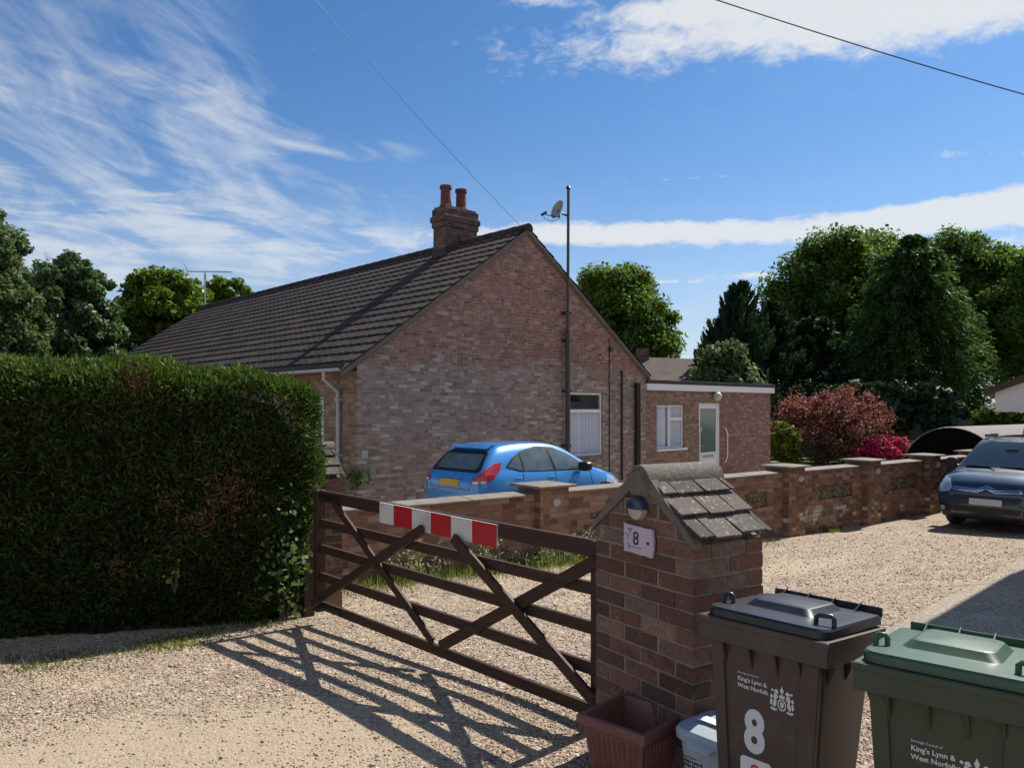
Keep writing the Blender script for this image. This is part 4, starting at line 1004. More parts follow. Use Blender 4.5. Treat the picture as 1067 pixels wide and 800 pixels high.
# ------------------------------------------------------------------ cars
def cr(ks, x):                # Catmull-Rom-ish interpolation of station rows
    X = [k[0] for k in ks]; i = max(0, min(len(X) - 2, int(np.searchsorted(X, x, 'right')) - 1))
    h = X[i + 1] - X[i]; t_ = (x - X[i]) / h; out = []
    for c in range(1, len(ks[0])):
        p0, p1 = ks[i][c], ks[i + 1][c]
        m0 = (p1 - (ks[i - 1][c])) / (X[i + 1] - X[i - 1]) if i > 0 else (p1 - p0) / h
        m1 = ((ks[i + 2][c]) - p0) / (X[i + 2] - X[i]) if i + 2 < len(X) else (p1 - p0) / h
        d = (p1 - p0) / h
        if abs(d) < 1e-9: m0 = m1 = 0
        else:                   # monotone limiter keeps the body from wobbling
            m0 = max(0, min(m0 / d, 3)) * d; m1 = max(0, min(m1 / d, 3)) * d
        a2, a3 = t_ * t_, t_ ** 3
        out.append((2 * a3 - 3 * a2 + 1) * p0 + (a3 - 2 * a2 + t_) * h * m0 + (-2 * a3 + 3 * a2) * p1 + (a3 - a2) * h * m1)
    return out
def car_body(ks, par, mat, n_=90):
    """ks rows: x, z_bottom, half width, z of widest, belt half width, belt z, rail half width, rail z, crown z"""
    L0, L1 = ks[0][0], ks[-1][0]; rings = []
    for i in range(n_ + 1):
        u = i / n_; x = L0 + (L1 - L0) * (.5 - .5 * math.cos(math.pi * u)) * .55 + (L1 - L0) * u * .45
        zb, w_, zw, wb, zbe, wr, zr, zc = cr(ks, x)
        half = [(0, zb), (w_ * .55, zb), (w_ * .9, zb + .01), (w_ * .965, zb + .06), (w_ * .985, zb + (zw - zb) * .5), (w_, zw), (w_ * .6 + wb * .4, zw + (zbe - zw) * .62), (wb * 1.0, zbe - .012), (wb * .985, zbe + .008)]
        for k in (.25, .5, .75): half.append((wb * .985 + (wr - wb * .985) * k + .028 * math.sin(math.pi * k), zbe + (zr - zbe) * k))
        half += [(wr, zr), (wr * .93, zr + (zc - zr) * .45), (wr * .75, zr + (zc - zr) * .75), (wr * .4, zr + (zc - zr) * .95), (0, zc)]
        ring = [(x, -y, z) for y, z in half] + [(x, y, z) for y, z in half[-2:0:-1]]
        rings.append(ring)
    mb = MB().loft(rings); o_ = mb.build('body', mat, par, smooth=38)
    bm = bmesh.new(); bm.from_mesh(o_.data); bmesh.ops.triangulate(bm, faces=bm.faces); bv = BVHTree.FromBMesh(bm); bm.free()
    return o_, bv
def patch(bv, name, mat, par, poly, f, d, off=.006, step=.05, edge=.012):
    """panel lying on the bodywork: outline poly in a plane (f maps it to space) pressed on along d"""
    pts_ = []; n_ = len(poly)
    for i in range(n_):
        a, b_ = Vector(poly[i]), Vector(poly[(i + 1) % n_]); m_ = max(1, int((b_ - a).length / step))
        pts_ += [a + (b_ - a) * k / m_ for k in range(m_)]
    nb_ = len(pts_); edges_ = [(i, (i + 1) % nb_) for i in range(nb_)]
    xs_ = [p.x for p in pts_]; ys_ = [p.y for p in pts_]
    inner = []
    x = min(xs_) + step / 2
    while x < max(xs_):
        y = min(ys_) + step / 2
        while y < max(ys_): inner.append(Vector((x, y))); y += step
        x += step
    res = geometry.delaunay_2d_cdt([Vector(p) for p in pts_] + inner, edges_, [], 1, 1e-5)
    d = Vector(d).normalized(); vs = []; last = None
    for p in res[0]:
        o_ = Vector(f(p.x, p.y)); hit = bv.ray_cast(o_ - d * 3, d)
        if hit[0] is None:
            nr_ = bv.find_nearest(o_); q = nr_[0]; nn = nr_[1]
        else: q, nn = hit[0], hit[1]
        if nn.dot(d) > 0: nn = -nn
        vs.append(q + nn * off)
    mb = MB(); mb.add(vs, [tuple(x) for x in res[2]])
    # thin returned edge
    ec = {}
    for f_ in res[2]:
        for a, b_ in zip(f_, list(f_[1:]) + [f_[0]]): ec[(min(a, b_), max(a, b_))] = ec.get((min(a, b_), max(a, b_)), 0) + 1
    for (a, b_), c in ec.items():
        if c == 1: mb.add([vs[a], vs[b_], vs[b_] + d * edge, vs[a] + d * edge], [(0, 1, 2, 3)])
    return mb.build(name, mat, par, smooth=60)
def wheel(par, x, y, r, sg, wd=.19):
    mt = Matrix.Translation((x, y, r)) @ Matrix.Rotation(R(-90 * sg), 4, 'X')
    w_ = thing('wheel', None, None); w_.parent = par
    MB().lathe([(r * .6, -wd / 2), (r * .93, -wd / 2), (r, -wd / 2 + .03), (r, wd / 2 - .03), (r * .93, wd / 2), (r * .66, wd / 2), (r * .62, wd / 2 - .03)], 32, mt).build('tyre', m_rubber, w_, smooth=40)
    MB().lathe([(.03, wd / 2 - .02), (r * .2, wd / 2 - .01), (r * .55, wd / 2 - .05), (r * .66, wd / 2 - .012), (r * .66, -wd / 2)], 32, mt).build('rim', m_metal, w_, smooth=40)
def paint(name, c, flake=.25):
    m, t, b = newmat(name)
    setb(t, b, Base_Color=c, Metallic=flake, Roughness=.34, Coat_Weight=1.0, Coat_Roughness=.03)
    return m
m_blue = paint('blue_paint', (.045, .27, .66), .25); m_navy = paint('dark_slate_paint', (.038, .058, .092), .45)
m_lampr = plain('red_lamp', (.42, .012, .016), .15, var=.3, scale=14, spec=.8, coat=1.); m_lampw = plain('clear_lamp', (.5, .53, .56), .08, metal=.4, var=.3, scale=20, spec=.9, coat=1.)
m_plate = plain('yellow_plate', (.62, .36, .01), .4, var=.03); m_plw = plain('white_plate', (.66, .64, .66), .4, var=.03); m_chrome = plain('chrome', (.6, .62, .66), .12, metal=1., var=.05)

CR = Vector((-.51, 12.85, -.40)); CA = R(43)
car = thing('blue_hatchback', 'bright blue hatchback parked beside the brick gable behind the wall', 'car', CR, CA)
ks = [(0.0, .42, .62, .60, .58, .76, .52, .80, .82), (.05, .30, .76, .60, .72, .86, .64, .90, .91), (.13, .26, .82, .62, .775, .95, .66, 1.00, 1.015), (.30, .24, .85, .64, .795, .975, .63, 1.19, 1.21),
      (.50, .22, .86, .64, .805, .975, .60, 1.35, 1.385), (.68, .22, .86, .64, .81, .97, .59, 1.405, 1.45), (1.2, .2, .865, .62, .815, .955, .585, 1.43, 1.487), (1.75, .2, .865, .6, .815, .94, .585, 1.415, 1.475),
      (2.2, .2, .865, .6, .815, .925, .60, 1.33, 1.39), (2.65, .2, .865, .6, .81, .91, .66, 1.125, 1.17), (2.98, .2, .865, .6, .795, .89, .70, .955, .985), (3.35, .22, .85, .6, .77, .83, .6, .885, .91), (3.7, .24, .79, .56, .69, .73, .5, .775, .79), (3.9, .27, .66, .5, .56, .60, .38, .635, .645), (3.96, .34, .5, .46, .4, .52, .25, .55, .56)]
# local: x forward, y to the left; right side is at -y, so shift the centreline by half a width
body, bv = car_body(ks, car, m_blue)
right = lambda x, z: (x, -1.2, z); dR = (0, 1, 0)
def both(name, mat, poly, **k):
    patch(bv, name, mat, car, poly, lambda x, z: (x, -1.2, z), (0, 1, 0), **k)
    patch(bv, name, mat, car, poly, lambda x, z: (x, 1.2, z), (0, -1, 0), **k)
both('window_trim', m_black, [(.62, 1.06), (.80, 1.20), (1.1, 1.335), (1.5, 1.403), (1.95, 1.37), (2.4, 1.20), (2.8, .955), (2.6, .93), (1.7, .945), (.98, .97)], off=.003)
both('side_window', m_carglass, [(.70, 1.07), (.87, 1.20), (1.0, 1.265), (1.03, .99), (.95, 1.0)], off=.007)
both('side_window', m_carglass, [(1.06, .985), (1.045, 1.285), (1.25, 1.355), (1.55, 1.382), (1.71, 1.375), (1.80, .97), (1.65, .965)], off=.007)
both('side_window', m_carglass, [(1.87, .965), (1.785, 1.362), (2.05, 1.315), (2.35, 1.19), (2.68, .965), (2.6, .945)], off=.007)
rw = lambda y, z: (-1, y, z)
patch(bv, 'rear_window_surround', m_black, car, [(-.64, .985), (.64, .985), (.66, 1.05), (.56, 1.31), (.45, 1.345), (-.45, 1.345), (-.56, 1.31), (-.66, 1.05)], rw, (1, 0, 0), off=.004)
patch(bv, 'rear_window', m_carglass, car, [(-.52, 1.03), (.52, 1.03), (.56, 1.08), (.49, 1.28), (-.49, 1.28), (-.56, 1.08)], rw, (1, 0, 0), off=.009)
patch(bv, 'spoiler', m_blue, car, [(-.5, 1.345), (.5, 1.345), (.5, 1.40), (-.5, 1.40)], rw, (1, 0, 0), off=.05, edge=.1)
for sg in (-1, 1):
    tf = lambda u, z: (.08 + .6 * u, sg * (.8 + .8 * u), z)
    tl_ = patch(bv, 'tail_lamp', m_lampr, car, [(-.2, .80), (-.02, .80), (.14, .88), (.22, 1.0), (.24, 1.15), (.13, 1.13), (-.05, .98), (-.2, .86)], tf, (.8, -.6 * sg, 0), off=.016, step=.03)
    patch(bv, 'reversing_lamp', m_lampw, tl_, [(-.185, .81), (.02, .82), (.06, .855), (-.185, .845)], tf, (.8, -.6 * sg, 0), off=.022, step=.03)
for x0, z0, x1, z1 in ((1.835, .32, 1.835, .99), (.99, .62, 1.02, 1.0), (2.86, .34, 2.80, .90)):       # door shut lines
    for sg in (-1, 1): patch(bv, 'door_seam', m_black, car, [(x0 - .006, z0), (x0 + .006, z0), (x1 + .006, z1), (x1 - .006, z1)], lambda x, z: (x, sg * 1.2, z), (0, -sg, 0), off=.0025, step=.04, edge=.004)
patch(bv, 'tailgate_seam', m_black, car, [(-.55, .70), (.55, .70), (.55, .709), (-.55, .709)], rw, (1, 0, 0), off=.0025, step=.04, edge=.004)
for sg in (-1, 1): patch(bv, 'tailgate_seam', m_black, car, [(sg * .545, .70), (sg * .556, .70), (sg * .60, .97), (sg * .589, .97)], rw, (1, 0, 0), off=.0025, step=.04, edge=.004)
patch(bv, 'badge', m_chrome, car, [(.06 * math.cos(a), .935 + .026 * math.sin(a)) for a in np.linspace(0, 5.9, 16)], rw, (1, 0, 0), off=.012, step=.02)
patch(bv, 'number_plate', m_plate, car, [(-.25, .745), (.25, .745), (.25, .855), (-.25, .855)], rw, (1, 0, 0), off=.014)
patch(bv, 'plate_recess', m_blue, car, [(-.34, .87), (.34, .87), (.3, .905), (-.3, .905)], rw, (1, 0, 0), off=.02, edge=.04)
patch(bv, 'bumper_insert', m_black, car, [(-.6, .40), (.6, .40), (.6, .47), (-.6, .47)], rw, (1, 0, 0), off=.006)
ws = lambda y, z: (5, y, z)
patch(bv, 'windscreen', m_carglass, car, [(-.62, .99), (.62, .99), (.55, 1.33), (.4, 1.40), (-.4, 1.40), (-.55, 1.33)], ws, (-1, 0, 0), off=.006)
for sg in (-1, 1):
    patch(bv, 'headlight', m_lampw, car, [(3.25, .66), (3.55, .6), (3.8, .58), (3.7, .68), (3.3, .8)], lambda x, z: (x, sg * 1.2, z), (0, -sg, 0), off=.008)
    MB().box(1.62, 1.8, -.012, .012, -.012, .012, Matrix.Translation((0, sg * .845, .845))).build('door_handle', m_blue, car, bevel=.006)
    MB().box(2.42, 2.6, -.012, .012, -.012, .012, Matrix.Translation((-1.62, sg * .835, .865))).build('door_handle', m_blue, car, bevel=.006)
    mr = MB(); mr.loft([rr(-.1, .1, -.075, .075, z, .05) for z in (-.045, .0, .045)], caps=True)
    mo = mr.build('wing_mirror', m_black, car, bevel=.01, smooth=40); mo.location = (2.52, sg * .94, 1.0); mo.rotation_euler = (R(90), 0, R(90)); mo.scale = (1.3, 1.15, 1.3)
    for x in (.72, 3.2): wheel(car, x, sg * .775, .30, sg)
both('wheel_well_dark', m_black, [(.72 + .37 * math.cos(a), .30 + .37 * math.sin(a)) for a in np.linspace(-.2, math.pi + .2, 20)], off=.004)  # black disc on the body stands in for the shaded wheel well
both('wheel_well_dark', m_black, [(3.2 + .37 * math.cos(a), .30 + .37 * math.sin(a)) for a in np.linspace(-.2, math.pi + .2, 20)], off=.004)
MB().tube([(.72, 0, 1.45), (.60, 0, 1.60)], .006, 5).build('aerial', m_black, car)
for o_ in [x for x in bpy.data.objects if x.parent == car]: o_.location.y += .865

# dark van
vf = R(219); vfd = Vector((math.cos(vf), math.sin(vf), 0)); vl = Vector((-vfd.y, vfd.x, 0))
LV = 4.3
VN = Vector((8.30, 13.45, -.5))
van = thing('parked_van', 'dark slate blue van facing the road on the gravel drive', 'van', VN - vfd * LV, vf)
kv = [(0, .45, .8, .8, .78, 1.0, .6, 1.55, 1.58), (.06, .35, .87, .8, .86, 1.02, .7, 1.58, 1.63), (.3, .3, .895, .78, .87, 1.02, .71, 1.60, 1.66), (1.5, .25, .9, .75, .875, 1.02, .71, 1.605, 1.67), (2.3, .25, .9, .72, .875, 1.01, .70, 1.585, 1.655), (2.62, .25, .9, .72, .875, 1.01, .69, 1.55, 1.615),
      (2.9, .25, .9, .72, .875, 1.01, .70, 1.43, 1.48), (3.3, .25, .9, .72, .87, 1.0, .75, 1.19, 1.225), (3.5, .25, .9, .72, .86, .99, .765, 1.06, 1.095), (3.62, .25, .9, .72, .85, .98, .75, 1.02, 1.06), (3.95, .24, .885, .7, .82, .92, .70, .955, .995), (4.14, .23, .85, .65, .75, .82, .62, .865, .895),
      (4.22, .23, .80, .6, .69, .74, .55, .78, .80), (4.27, .24, .72, .52, .62, .66, .48, .70, .715), (4.3, .28, .6, .46, .5, .56, .35, .60, .61)]
body, bv = car_body(kv, van, m_navy)
FR = lambda y, z: (6, y, z); dF = (-1, 0, 0)
def fp_(name, mat, poly, **k): return patch(bv, name, mat, van, poly, FR, dF, **k)
fp_('windscreen_seal', m_black, [(-.76, 1.05), (.76, 1.05), (.735, 1.2), (.66, 1.5), (.5, 1.575), (-.5, 1.575), (-.66, 1.5), (-.735, 1.2)], off=.003)
fp_('windscreen', plain('van_windscreen', (.022, .032, .042), .05, var=.3, spec=.9), [(-.72, 1.10), (.72, 1.10), (.69, 1.22), (.62, 1.48), (.48, 1.55), (-.48, 1.55), (-.62, 1.48), (-.69, 1.22)], off=.008)
for sg in (-1, 1):
    fp_('headlight', m_lampw, [(sg * .80, .66), (sg * .60, .70), (sg * .57, .76), (sg * .66, .90), (sg * .76, .93), (sg * .83, .80)], off=.014, step=.03)
    fp_('fog_lamp', m_lampw, [(sg * .70 + .045 * math.cos(a), .40 + .045 * math.sin(a)) for a in np.linspace(0, 5.9, 14)], off=.03, step=.02)
    fp_('bumper_corner', m_black, [(sg * .82, .33), (sg * .58, .33), (sg * .56, .42), (sg * .60, .47), (sg * .82, .5)], off=.006)
    # chrome wings running out from the badge
    fp_('grille_bar', m_chrome, [(sg * .10, .735), (sg * .55, .762), (sg * .55, .782), (sg * .10, .758)], off=.02, step=.03)
    fp_('grille_bar', m_chrome, [(sg * .12, .70), (sg * .55, .727), (sg * .55, .747), (sg * .12, .722)], off=.02, step=.03)
    fp_('grille_slot', m_black, [(sg * .12, .715), (sg * .54, .740), (sg * .54, .768), (sg * .11, .740)], off=.008, step=.03)
    patch(bv, 'side_window', m_carglass, van, [(2.2, 1.1), (2.2, 1.5), (2.55, 1.48), (2.95, 1.32), (3.25, 1.1)], lambda x, z: (x, sg * 1.3, z), (0, -sg, 0), off=.007)
    patch(bv, 'wheel_well_dark', m_black, van, [(3.45 + .4 * math.cos(a), .32 + .4 * math.sin(a)) for a in np.linspace(-.2, math.pi + .2, 20)], lambda x, z: (x, sg * 1.3, z), (0, -sg, 0), off=.004)  # shaded wheel wells as black discs laid on the body
    patch(bv, 'wheel_well_dark', m_black, van, [(.75 + .4 * math.cos(a), .32 + .4 * math.sin(a)) for a in np.linspace(-.2, math.pi + .2, 20)], lambda x, z: (x, sg * 1.3, z), (0, -sg, 0), off=.004)
    for x in (.75, 3.45): wheel(van, x, sg * .80, .32, sg)
    mr = MB(); mr.loft([rr(-.09, .09, -.11, .11, z, .05) for z in (-.06, -.05, .02, .05)])
    mo = mr.build('wing_mirror', m_black, van, smooth=40); mo.location = (3.12, sg * 1.0, 1.13); mo.rotation_euler = (R(90), 0, R(90))
    MB().tube([(3.12, sg * .86, 1.08), (3.12, sg * .95, 1.1)], .03, 8).build('mirror_arm', m_black, van)
for k_, z_ in enumerate((.708, .748)):       # double chevron badge
    fp_('badge', m_chrome, [(-.125, z_ - .0), (-.125, z_ + .026), (0, z_ + .072), (.125, z_ + .026), (.125, z_), (0, z_ + .044)], off=.034, step=.02)
fp_('upper_grille', m_black, [(-.5, .575), (.5, .575), (.55, .62), (.53, .655), (-.53, .655), (-.55, .62)], off=.007)
fp_('number_plate', m_plw, [(-.26, .495), (.26, .495), (.26, .605), (-.26, .605)], off=.03)
fp_('lower_grille', m_black, [(-.52, .36), (.52, .36), (.55, .46), (-.55, .46)], off=.006)
fp_('bumper_lip', m_black, [(-.7, .26), (.7, .26), (.72, .31), (-.72, .31)], off=.012)
fp_('bonnet_edge', m_black, [(-.66, .822), (.66, .822), (.66, .828), (-.66, .828)], off=.002, step=.03)
for y0, y1 in ((.55, -.05), (-.1, -.62)): MB().tube([(3.62, y0, 1.075), (3.50, y0 - .1, 1.115), (3.47, y1, 1.125)], .010, 6).build('wiper', m_black, van)
MB().tube([(2.5, 0, 1.66), (2.36, 0, 1.9)], .008, 6).build('aerial', m_black, van)
MB().box(3.0, 3.03, -.1, .1, 1.39, 1.44).build('rear_view_mirror', m_black, van)
MB().box(-.1, .1, -.1, .1, -.1, .1, Matrix.Translation((2.2, -.63, 1.66)) @ Matrix.Diagonal((3, .2, .3, 1))).build('roof_rail', m_black, van, bevel=.01)
MB().box(-.1, .1, -.1, .1, -.1, .1, Matrix.Translation((2.2, .63, 1.66)) @ Matrix.Diagonal((3, .2, .3, 1))).build('roof_rail', m_black, van, bevel=.01)
# ------------------------------------------------------------------ vegetation
m_bark = plain('bark', (.07, .055, .045), .95, var=.4, scale=8, bmp=.01)
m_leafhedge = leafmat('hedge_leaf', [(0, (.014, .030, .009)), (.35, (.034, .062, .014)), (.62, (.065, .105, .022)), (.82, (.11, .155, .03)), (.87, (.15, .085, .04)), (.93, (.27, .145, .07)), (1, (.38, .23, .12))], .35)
m_leafoak = leafmat('oak_leaf', [(0, (.036, .072, .016)), (.5, (.095, .165, .03)), (1, (.165, .235, .042))], .56)
m_leafdark = leafmat('cypress_leaf', [(0, (.015, .034, .020)), (.6, (.034, .068, .036)), (1, (.07, .115, .048))], .3)
m_leafcon = leafmat('conifer_leaf', [(0, (.03, .066, .022)), (.6, (.072, .135, .036)), (1, (.13, .195, .05))], .45)
m_leaflaurel = leafmat('laurel_leaf', [(0, (.05, .10, .016)), (.5, (.13, .2, .024)), (1, (.27, .33, .04))], .5, .4)
m_leafholly = leafmat('evergreen_leaf', [(0, (.035, .07, .026)), (.6, (.09, .145, .06)), (1, (.27, .28, .19))], .45, .4)
m_leafgrey = leafmat('grey_leaf', [(0, (.04, .072, .028)), (.6, (.115, .165, .065)), (1, (.26, .29, .17))], .45)
m_leafred = leafmat('maple_leaf', [(0, (.08, .022, .03)), (.4, (.22, .06, .082)), (.72, (.39, .15, .175)), (.8, (.15, .14, .04)), (1, (.26, .25, .07))], .45)
m_leafpink = leafmat('azalea', [(0, (.03, .05, .01)), (.25, (.05, .075, .015)), (.3, (.38, .02, .075)), (.7, (.60, .05, .16)), (1, (.72, .2, .3))], .3)
m_leafyel = leafmat('yellow_shrub', [(0, (.04, .07, .012)), (.5, (.12, .16, .02)), (1, (.27, .29, .04))], .4)
m_grass = leafmat('grass_blade', [(0, (.05, .08, .016)), (.4, (.13, .17, .035)), (.75, (.28, .27, .09)), (1, (.42, .36, .2))], .45)
m_weed = leafmat('weed', [(0, (.07, .10, .03)), (.45, (.18, .22, .07)), (.62, (.42, .37, .24)), (.9, (.62, .57, .52)), (1, (.7, .65, .66))], .5)

def perp(n, g):
    u = unit(np.cross(n, rdir(g, len(n)))); return u, np.cross(n, u)
def crown(g, clumps, rad, per, size, el=1.9, flat=.55, fill=.25):
    """leaves on the skins of many clumps; clumps (k,3), rad (k,)"""
    k = len(clumps); n = k * per
    ci = np.repeat(np.arange(k), per); d = rdir(g, n)
    rr_ = rad[ci] * np.where(g.random(n) < fill, g.uniform(.2, .8, n), np.clip(g.normal(1.0, .26, n), .3, 1.34))
    C = clumps[ci] + d * rr_[:, None] * np.array([1, 1, .8])
    nn = unit(d * flat + rdir(g, n) * (1 - flat * .6) + np.array([0, 0, .35]))
    u, v = perp(nn, g); s = size * g.uniform(.6, 1.35, n)
    return C, u * (s * .5)[:, None], v * (s * .5 * el)[:, None], ci
def trunk_mesh(root, base, top, r0, limbs, seed, mat=None):
    rnd = random.Random(seed); mb = MB(); base = Vector(base); top = Vector(top)
    mid = base.lerp(top, .5) + Vector((rnd.uniform(-.2, .2), rnd.uniform(-.2, .2), 0)) * (top - base).length * .12
    mb.tube([base, base.lerp(mid, .3) + Vector((0, 0, 0)), mid, top], [r0 * 1.25, r0, r0 * .75, r0 * .25], 9)
    for l in limbs:
        l = Vector(l); u = rnd.uniform(.35, .8); s = base.lerp(mid, u * 2) if u < .5 else mid.lerp(top, u * 2 - 1)
        m2 = s.lerp(l, .5) + Vector((rnd.uniform(-.2, .2), rnd.uniform(-.2, .2), rnd.uniform(0, .3))) * (l - s).length * .3
        mb.tube([s, m2, l], [r0 * .42, r0 * .25, r0 * .06], 6)
    return mb.build('trunk', mat or m_bark, root, smooth=60)
def broadleaf(name, label, cat, base, cen, rad, k, per, lsize, mat, seed, group=None, r0=.28, cr=.24, tb=0., shell=.62):
    base = Vector(base); root = thing(name, label, cat, base, 0, group)
    g = np.random.default_rng(seed); d = rdir(g, k)
    d[:, 2] = np.where(d[:, 2] < -.75, -d[:, 2], d[:, 2])
    rr_ = np.where(g.random(k) < .72, g.uniform(shell, 1.0, k), g.uniform(.15, shell, k))
    cl = np.array(cen) - np.array(base) + d * rr_[:, None] * np.array(rad)
    rd = cr * min(rad) * g.uniform(.65, 1.35, k)
    C, U, V, ci = crown(g, cl, rd, per, lsize)
    tn = g.normal(.45 + tb, .17, len(C)) + g.normal(0, .1, k)[ci]
    quads('crown', C, U, V, tn, mat, root)
    trunk_mesh(root, (0, 0, -.1), tuple(np.array(cen) - np.array(base) + np.array((0, 0, rad[2] * .4))), r0, [tuple(c) for c in cl[:14]], seed)
    return root
def conifer(name, label, cat, base, h, rmax, prof, nb, per, lsize, mat, seed, group=None, droop=.25, up_=0., r0=.25):
    """branches spiral up a trunk; prof(u) gives relative radius at height u"""
    root = thing(name, label, cat, base, 0, group); g = np.random.default_rng(seed)
    u = g.random(nb) ** .85 * .97 + .02; ang = g.uniform(0, 2 * np.pi, nb)
    L = rmax * np.array([prof(x) for x in u]) * g.uniform(.6, 1.2, nb)
    bi = np.repeat(np.arange(nb), per); s = g.uniform(.25, 1.0, nb * per) ** .7
    dx, dy = np.cos(ang[bi]), np.sin(ang[bi])
    r = L[bi] * s; wdt = .17 * L[bi] * (1.1 - s) + .12 * lsize
    lat = g.normal(0, 1, len(bi)) * wdt
    z = u[bi] * h - droop * r * s + up_ * r * s * s + g.normal(0, .10, len(bi)) * L[bi] * .55
    C = np.stack([dx * r - dy * lat, dy * r + dx * lat, z], 1)
    ax = unit(np.stack([dx - dy * lat / (wdt + .01) * .4, dy + dx * lat / (wdt + .01) * .4, -droop * 1.6 + up_ * 2 * s + g.normal(0, .3, len(bi))], 1) + rdir(g, len(bi)) * .35)
    sd_, nn = perp(ax, g); sz = lsize * g.uniform(.6, 1.3, len(bi))
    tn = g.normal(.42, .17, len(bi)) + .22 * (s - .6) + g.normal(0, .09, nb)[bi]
    quads('crown', C, sd_ * (sz * .28)[:, None], ax * (sz * .85)[:, None], tn, mat, root)
    MB().tube([(0, 0, -.1), (0, 0, h * .5), (0, 0, h * .97)], [r0, r0 * .6, .02], 8).build('trunk', m_bark, root, smooth=60)
    return root
B = lambda px, Y: Vector(((px - HX) / F * Y, Y, -.5))
def cen(px, py, Y): return tuple(P(px, py, Y))
def rxy(npx, Y): return npx / F * Y
tg = 'trees beyond the gardens'
# big conifer, cypresses and oaks on the right
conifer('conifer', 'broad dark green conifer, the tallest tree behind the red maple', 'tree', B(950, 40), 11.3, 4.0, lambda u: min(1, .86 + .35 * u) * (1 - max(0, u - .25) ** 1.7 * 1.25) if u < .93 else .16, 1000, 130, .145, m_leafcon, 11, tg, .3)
broadleaf('oak_tree', 'leafy oak with rounded crown between dark cypress and tall conifer', 'tree', B(868, 47), cen(868, 330, 47), (rxy(66, 47), 3.6, rxy(84, 47)), 210, 430, .145, m_leafoak, 12, tg, .4, .23)
broadleaf('oak_tree', 'tall oak rising behind the right shoulder of the big conifer', 'tree', B(1005, 49), cen(1000, 312, 49), (rxy(58, 49), 3.8, rxy(66, 49)), 160, 420, .145, m_leafoak, 13, tg, .4, .23)
broadleaf('oak_tree', 'bright sunlit oak at the right edge above the white gable', 'tree', B(1085, 44), cen(1080, 342, 44), (rxy(72, 44), 4, rxy(92, 44)), 150, 400, .14, m_leafoak, 14, tg, .4, .2, .12)
broadleaf('oak_tree', 'oak standing at the back in the gap behind the conifer', 'tree', B(915, 54), cen(915, 300, 54), (rxy(50, 54), 3.5, rxy(50, 54)), 90, 260, .22, m_leafoak, 15, tg, .4, .28)
broadleaf('oak_tree', 'broad oak filling the skyline just left of the tall conifer', 'tree', B(905, 50), cen(908, 325, 50), (rxy(52, 50), 3.6, rxy(74, 50)), 150, 400, .145, m_leafoak, 17, tg, .4, .24)
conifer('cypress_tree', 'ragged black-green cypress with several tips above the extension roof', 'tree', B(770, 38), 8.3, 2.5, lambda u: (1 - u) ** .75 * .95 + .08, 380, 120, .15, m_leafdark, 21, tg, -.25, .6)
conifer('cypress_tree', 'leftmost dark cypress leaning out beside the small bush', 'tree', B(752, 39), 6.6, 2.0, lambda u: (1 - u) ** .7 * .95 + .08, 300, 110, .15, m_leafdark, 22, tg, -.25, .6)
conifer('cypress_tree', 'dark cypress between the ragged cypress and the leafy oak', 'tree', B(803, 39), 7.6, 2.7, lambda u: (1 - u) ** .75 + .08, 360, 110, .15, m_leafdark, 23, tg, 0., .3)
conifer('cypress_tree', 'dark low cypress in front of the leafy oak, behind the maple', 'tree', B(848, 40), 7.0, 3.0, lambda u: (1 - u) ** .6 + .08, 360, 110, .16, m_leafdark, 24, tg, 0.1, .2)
broadleaf('garden_bush', 'mid green bush showing above the flat extension roof', 'bush', B(755, 33), cen(755, 402, 33), (rxy(34, 33), 1.3, rxy(38, 33)), 80, 200, .13, m_leafgrey, 25, None, .1, .3)
broadleaf('oak_tree', 'bright green tree rising behind the right slope of the bungalow', 'tree', B(640, 46), cen(640, 350, 46), (rxy(60, 46), 3.4, rxy(68, 46)), 190, 400, .14, m_leafoak, 16, tg, .35, .2, .25)
# dark undergrowth that closes the view under the trees
broadleaf('hedge_shrub', 'dark undergrowth hedge at the foot of the conifers', 'shrub', B(905, 34), cen(905, 428, 34), (rxy(110, 34), .6, rxy(28, 34)), 130, 130, .26, m_leafdark, 26, None, .08, .35)
broadleaf('hedge_shrub', 'light green shrubs under the white gable behind the sheet roof', 'shrub', B(1060, 33), cen(1060, 436, 33), (rxy(38, 33), 1., rxy(17, 33)), 50, 130, .17, m_leafyel, 27, None, .06, .4, -.1)
# maple and azalea
def maple():
    base = B(853, 30.5); root = thing('red_maple', 'dusky red maple with rounded crown and short trunk on the lawn', 'tree', base)
    g = np.random.default_rng(31); k = 230
    cx, cz = rxy(12, 30.5), 1.6
    d = rdir(g, k); d[:, 2] = np.where(d[:, 2] < 0, d[:, 2] * .75, d[:, 2])
    cl = np.array((cx, 0, cz)) + unit(d) * g.uniform(.35, 1.0, k)[:, None] * np.array((2.2, 2.0, 1.55))
    C, U, V, ci = crown(g, cl, g.uniform(.16, .46, k), 130, .062, 1.8, .35, .5)
    hgt_ = (C[:, 2] - cz) / 1.5 + (C[:, 0] - cx) * .08
    tn = g.normal(.42, .16, len(C)) + g.normal(0, .07, k)[ci]
    gr = (g.random(len(C)) < np.clip(.16 - .32 * hgt_, .03, .55)); tn = np.where(gr, g.uniform(.78, 1, len(C)), np.clip(tn, 0, .74))
    quads('crown', C, U, V, tn, m_leafred, root)
    trunk_mesh(root, (0, 0, -.1), (.25, 0, 2.2), .15, [tuple(c) for c in cl[:26]], 4)
maple()
broadleaf('azalea_bush', 'azalea bush covered in bright pink flowers beside the arched shelter', 'bush', B(921, 29), cen(921, 473, 29), (rxy(30, 29), .8, rxy(15, 29)), 70, 90, .085, m_leafpink, 32, None, .04, .42, .02)
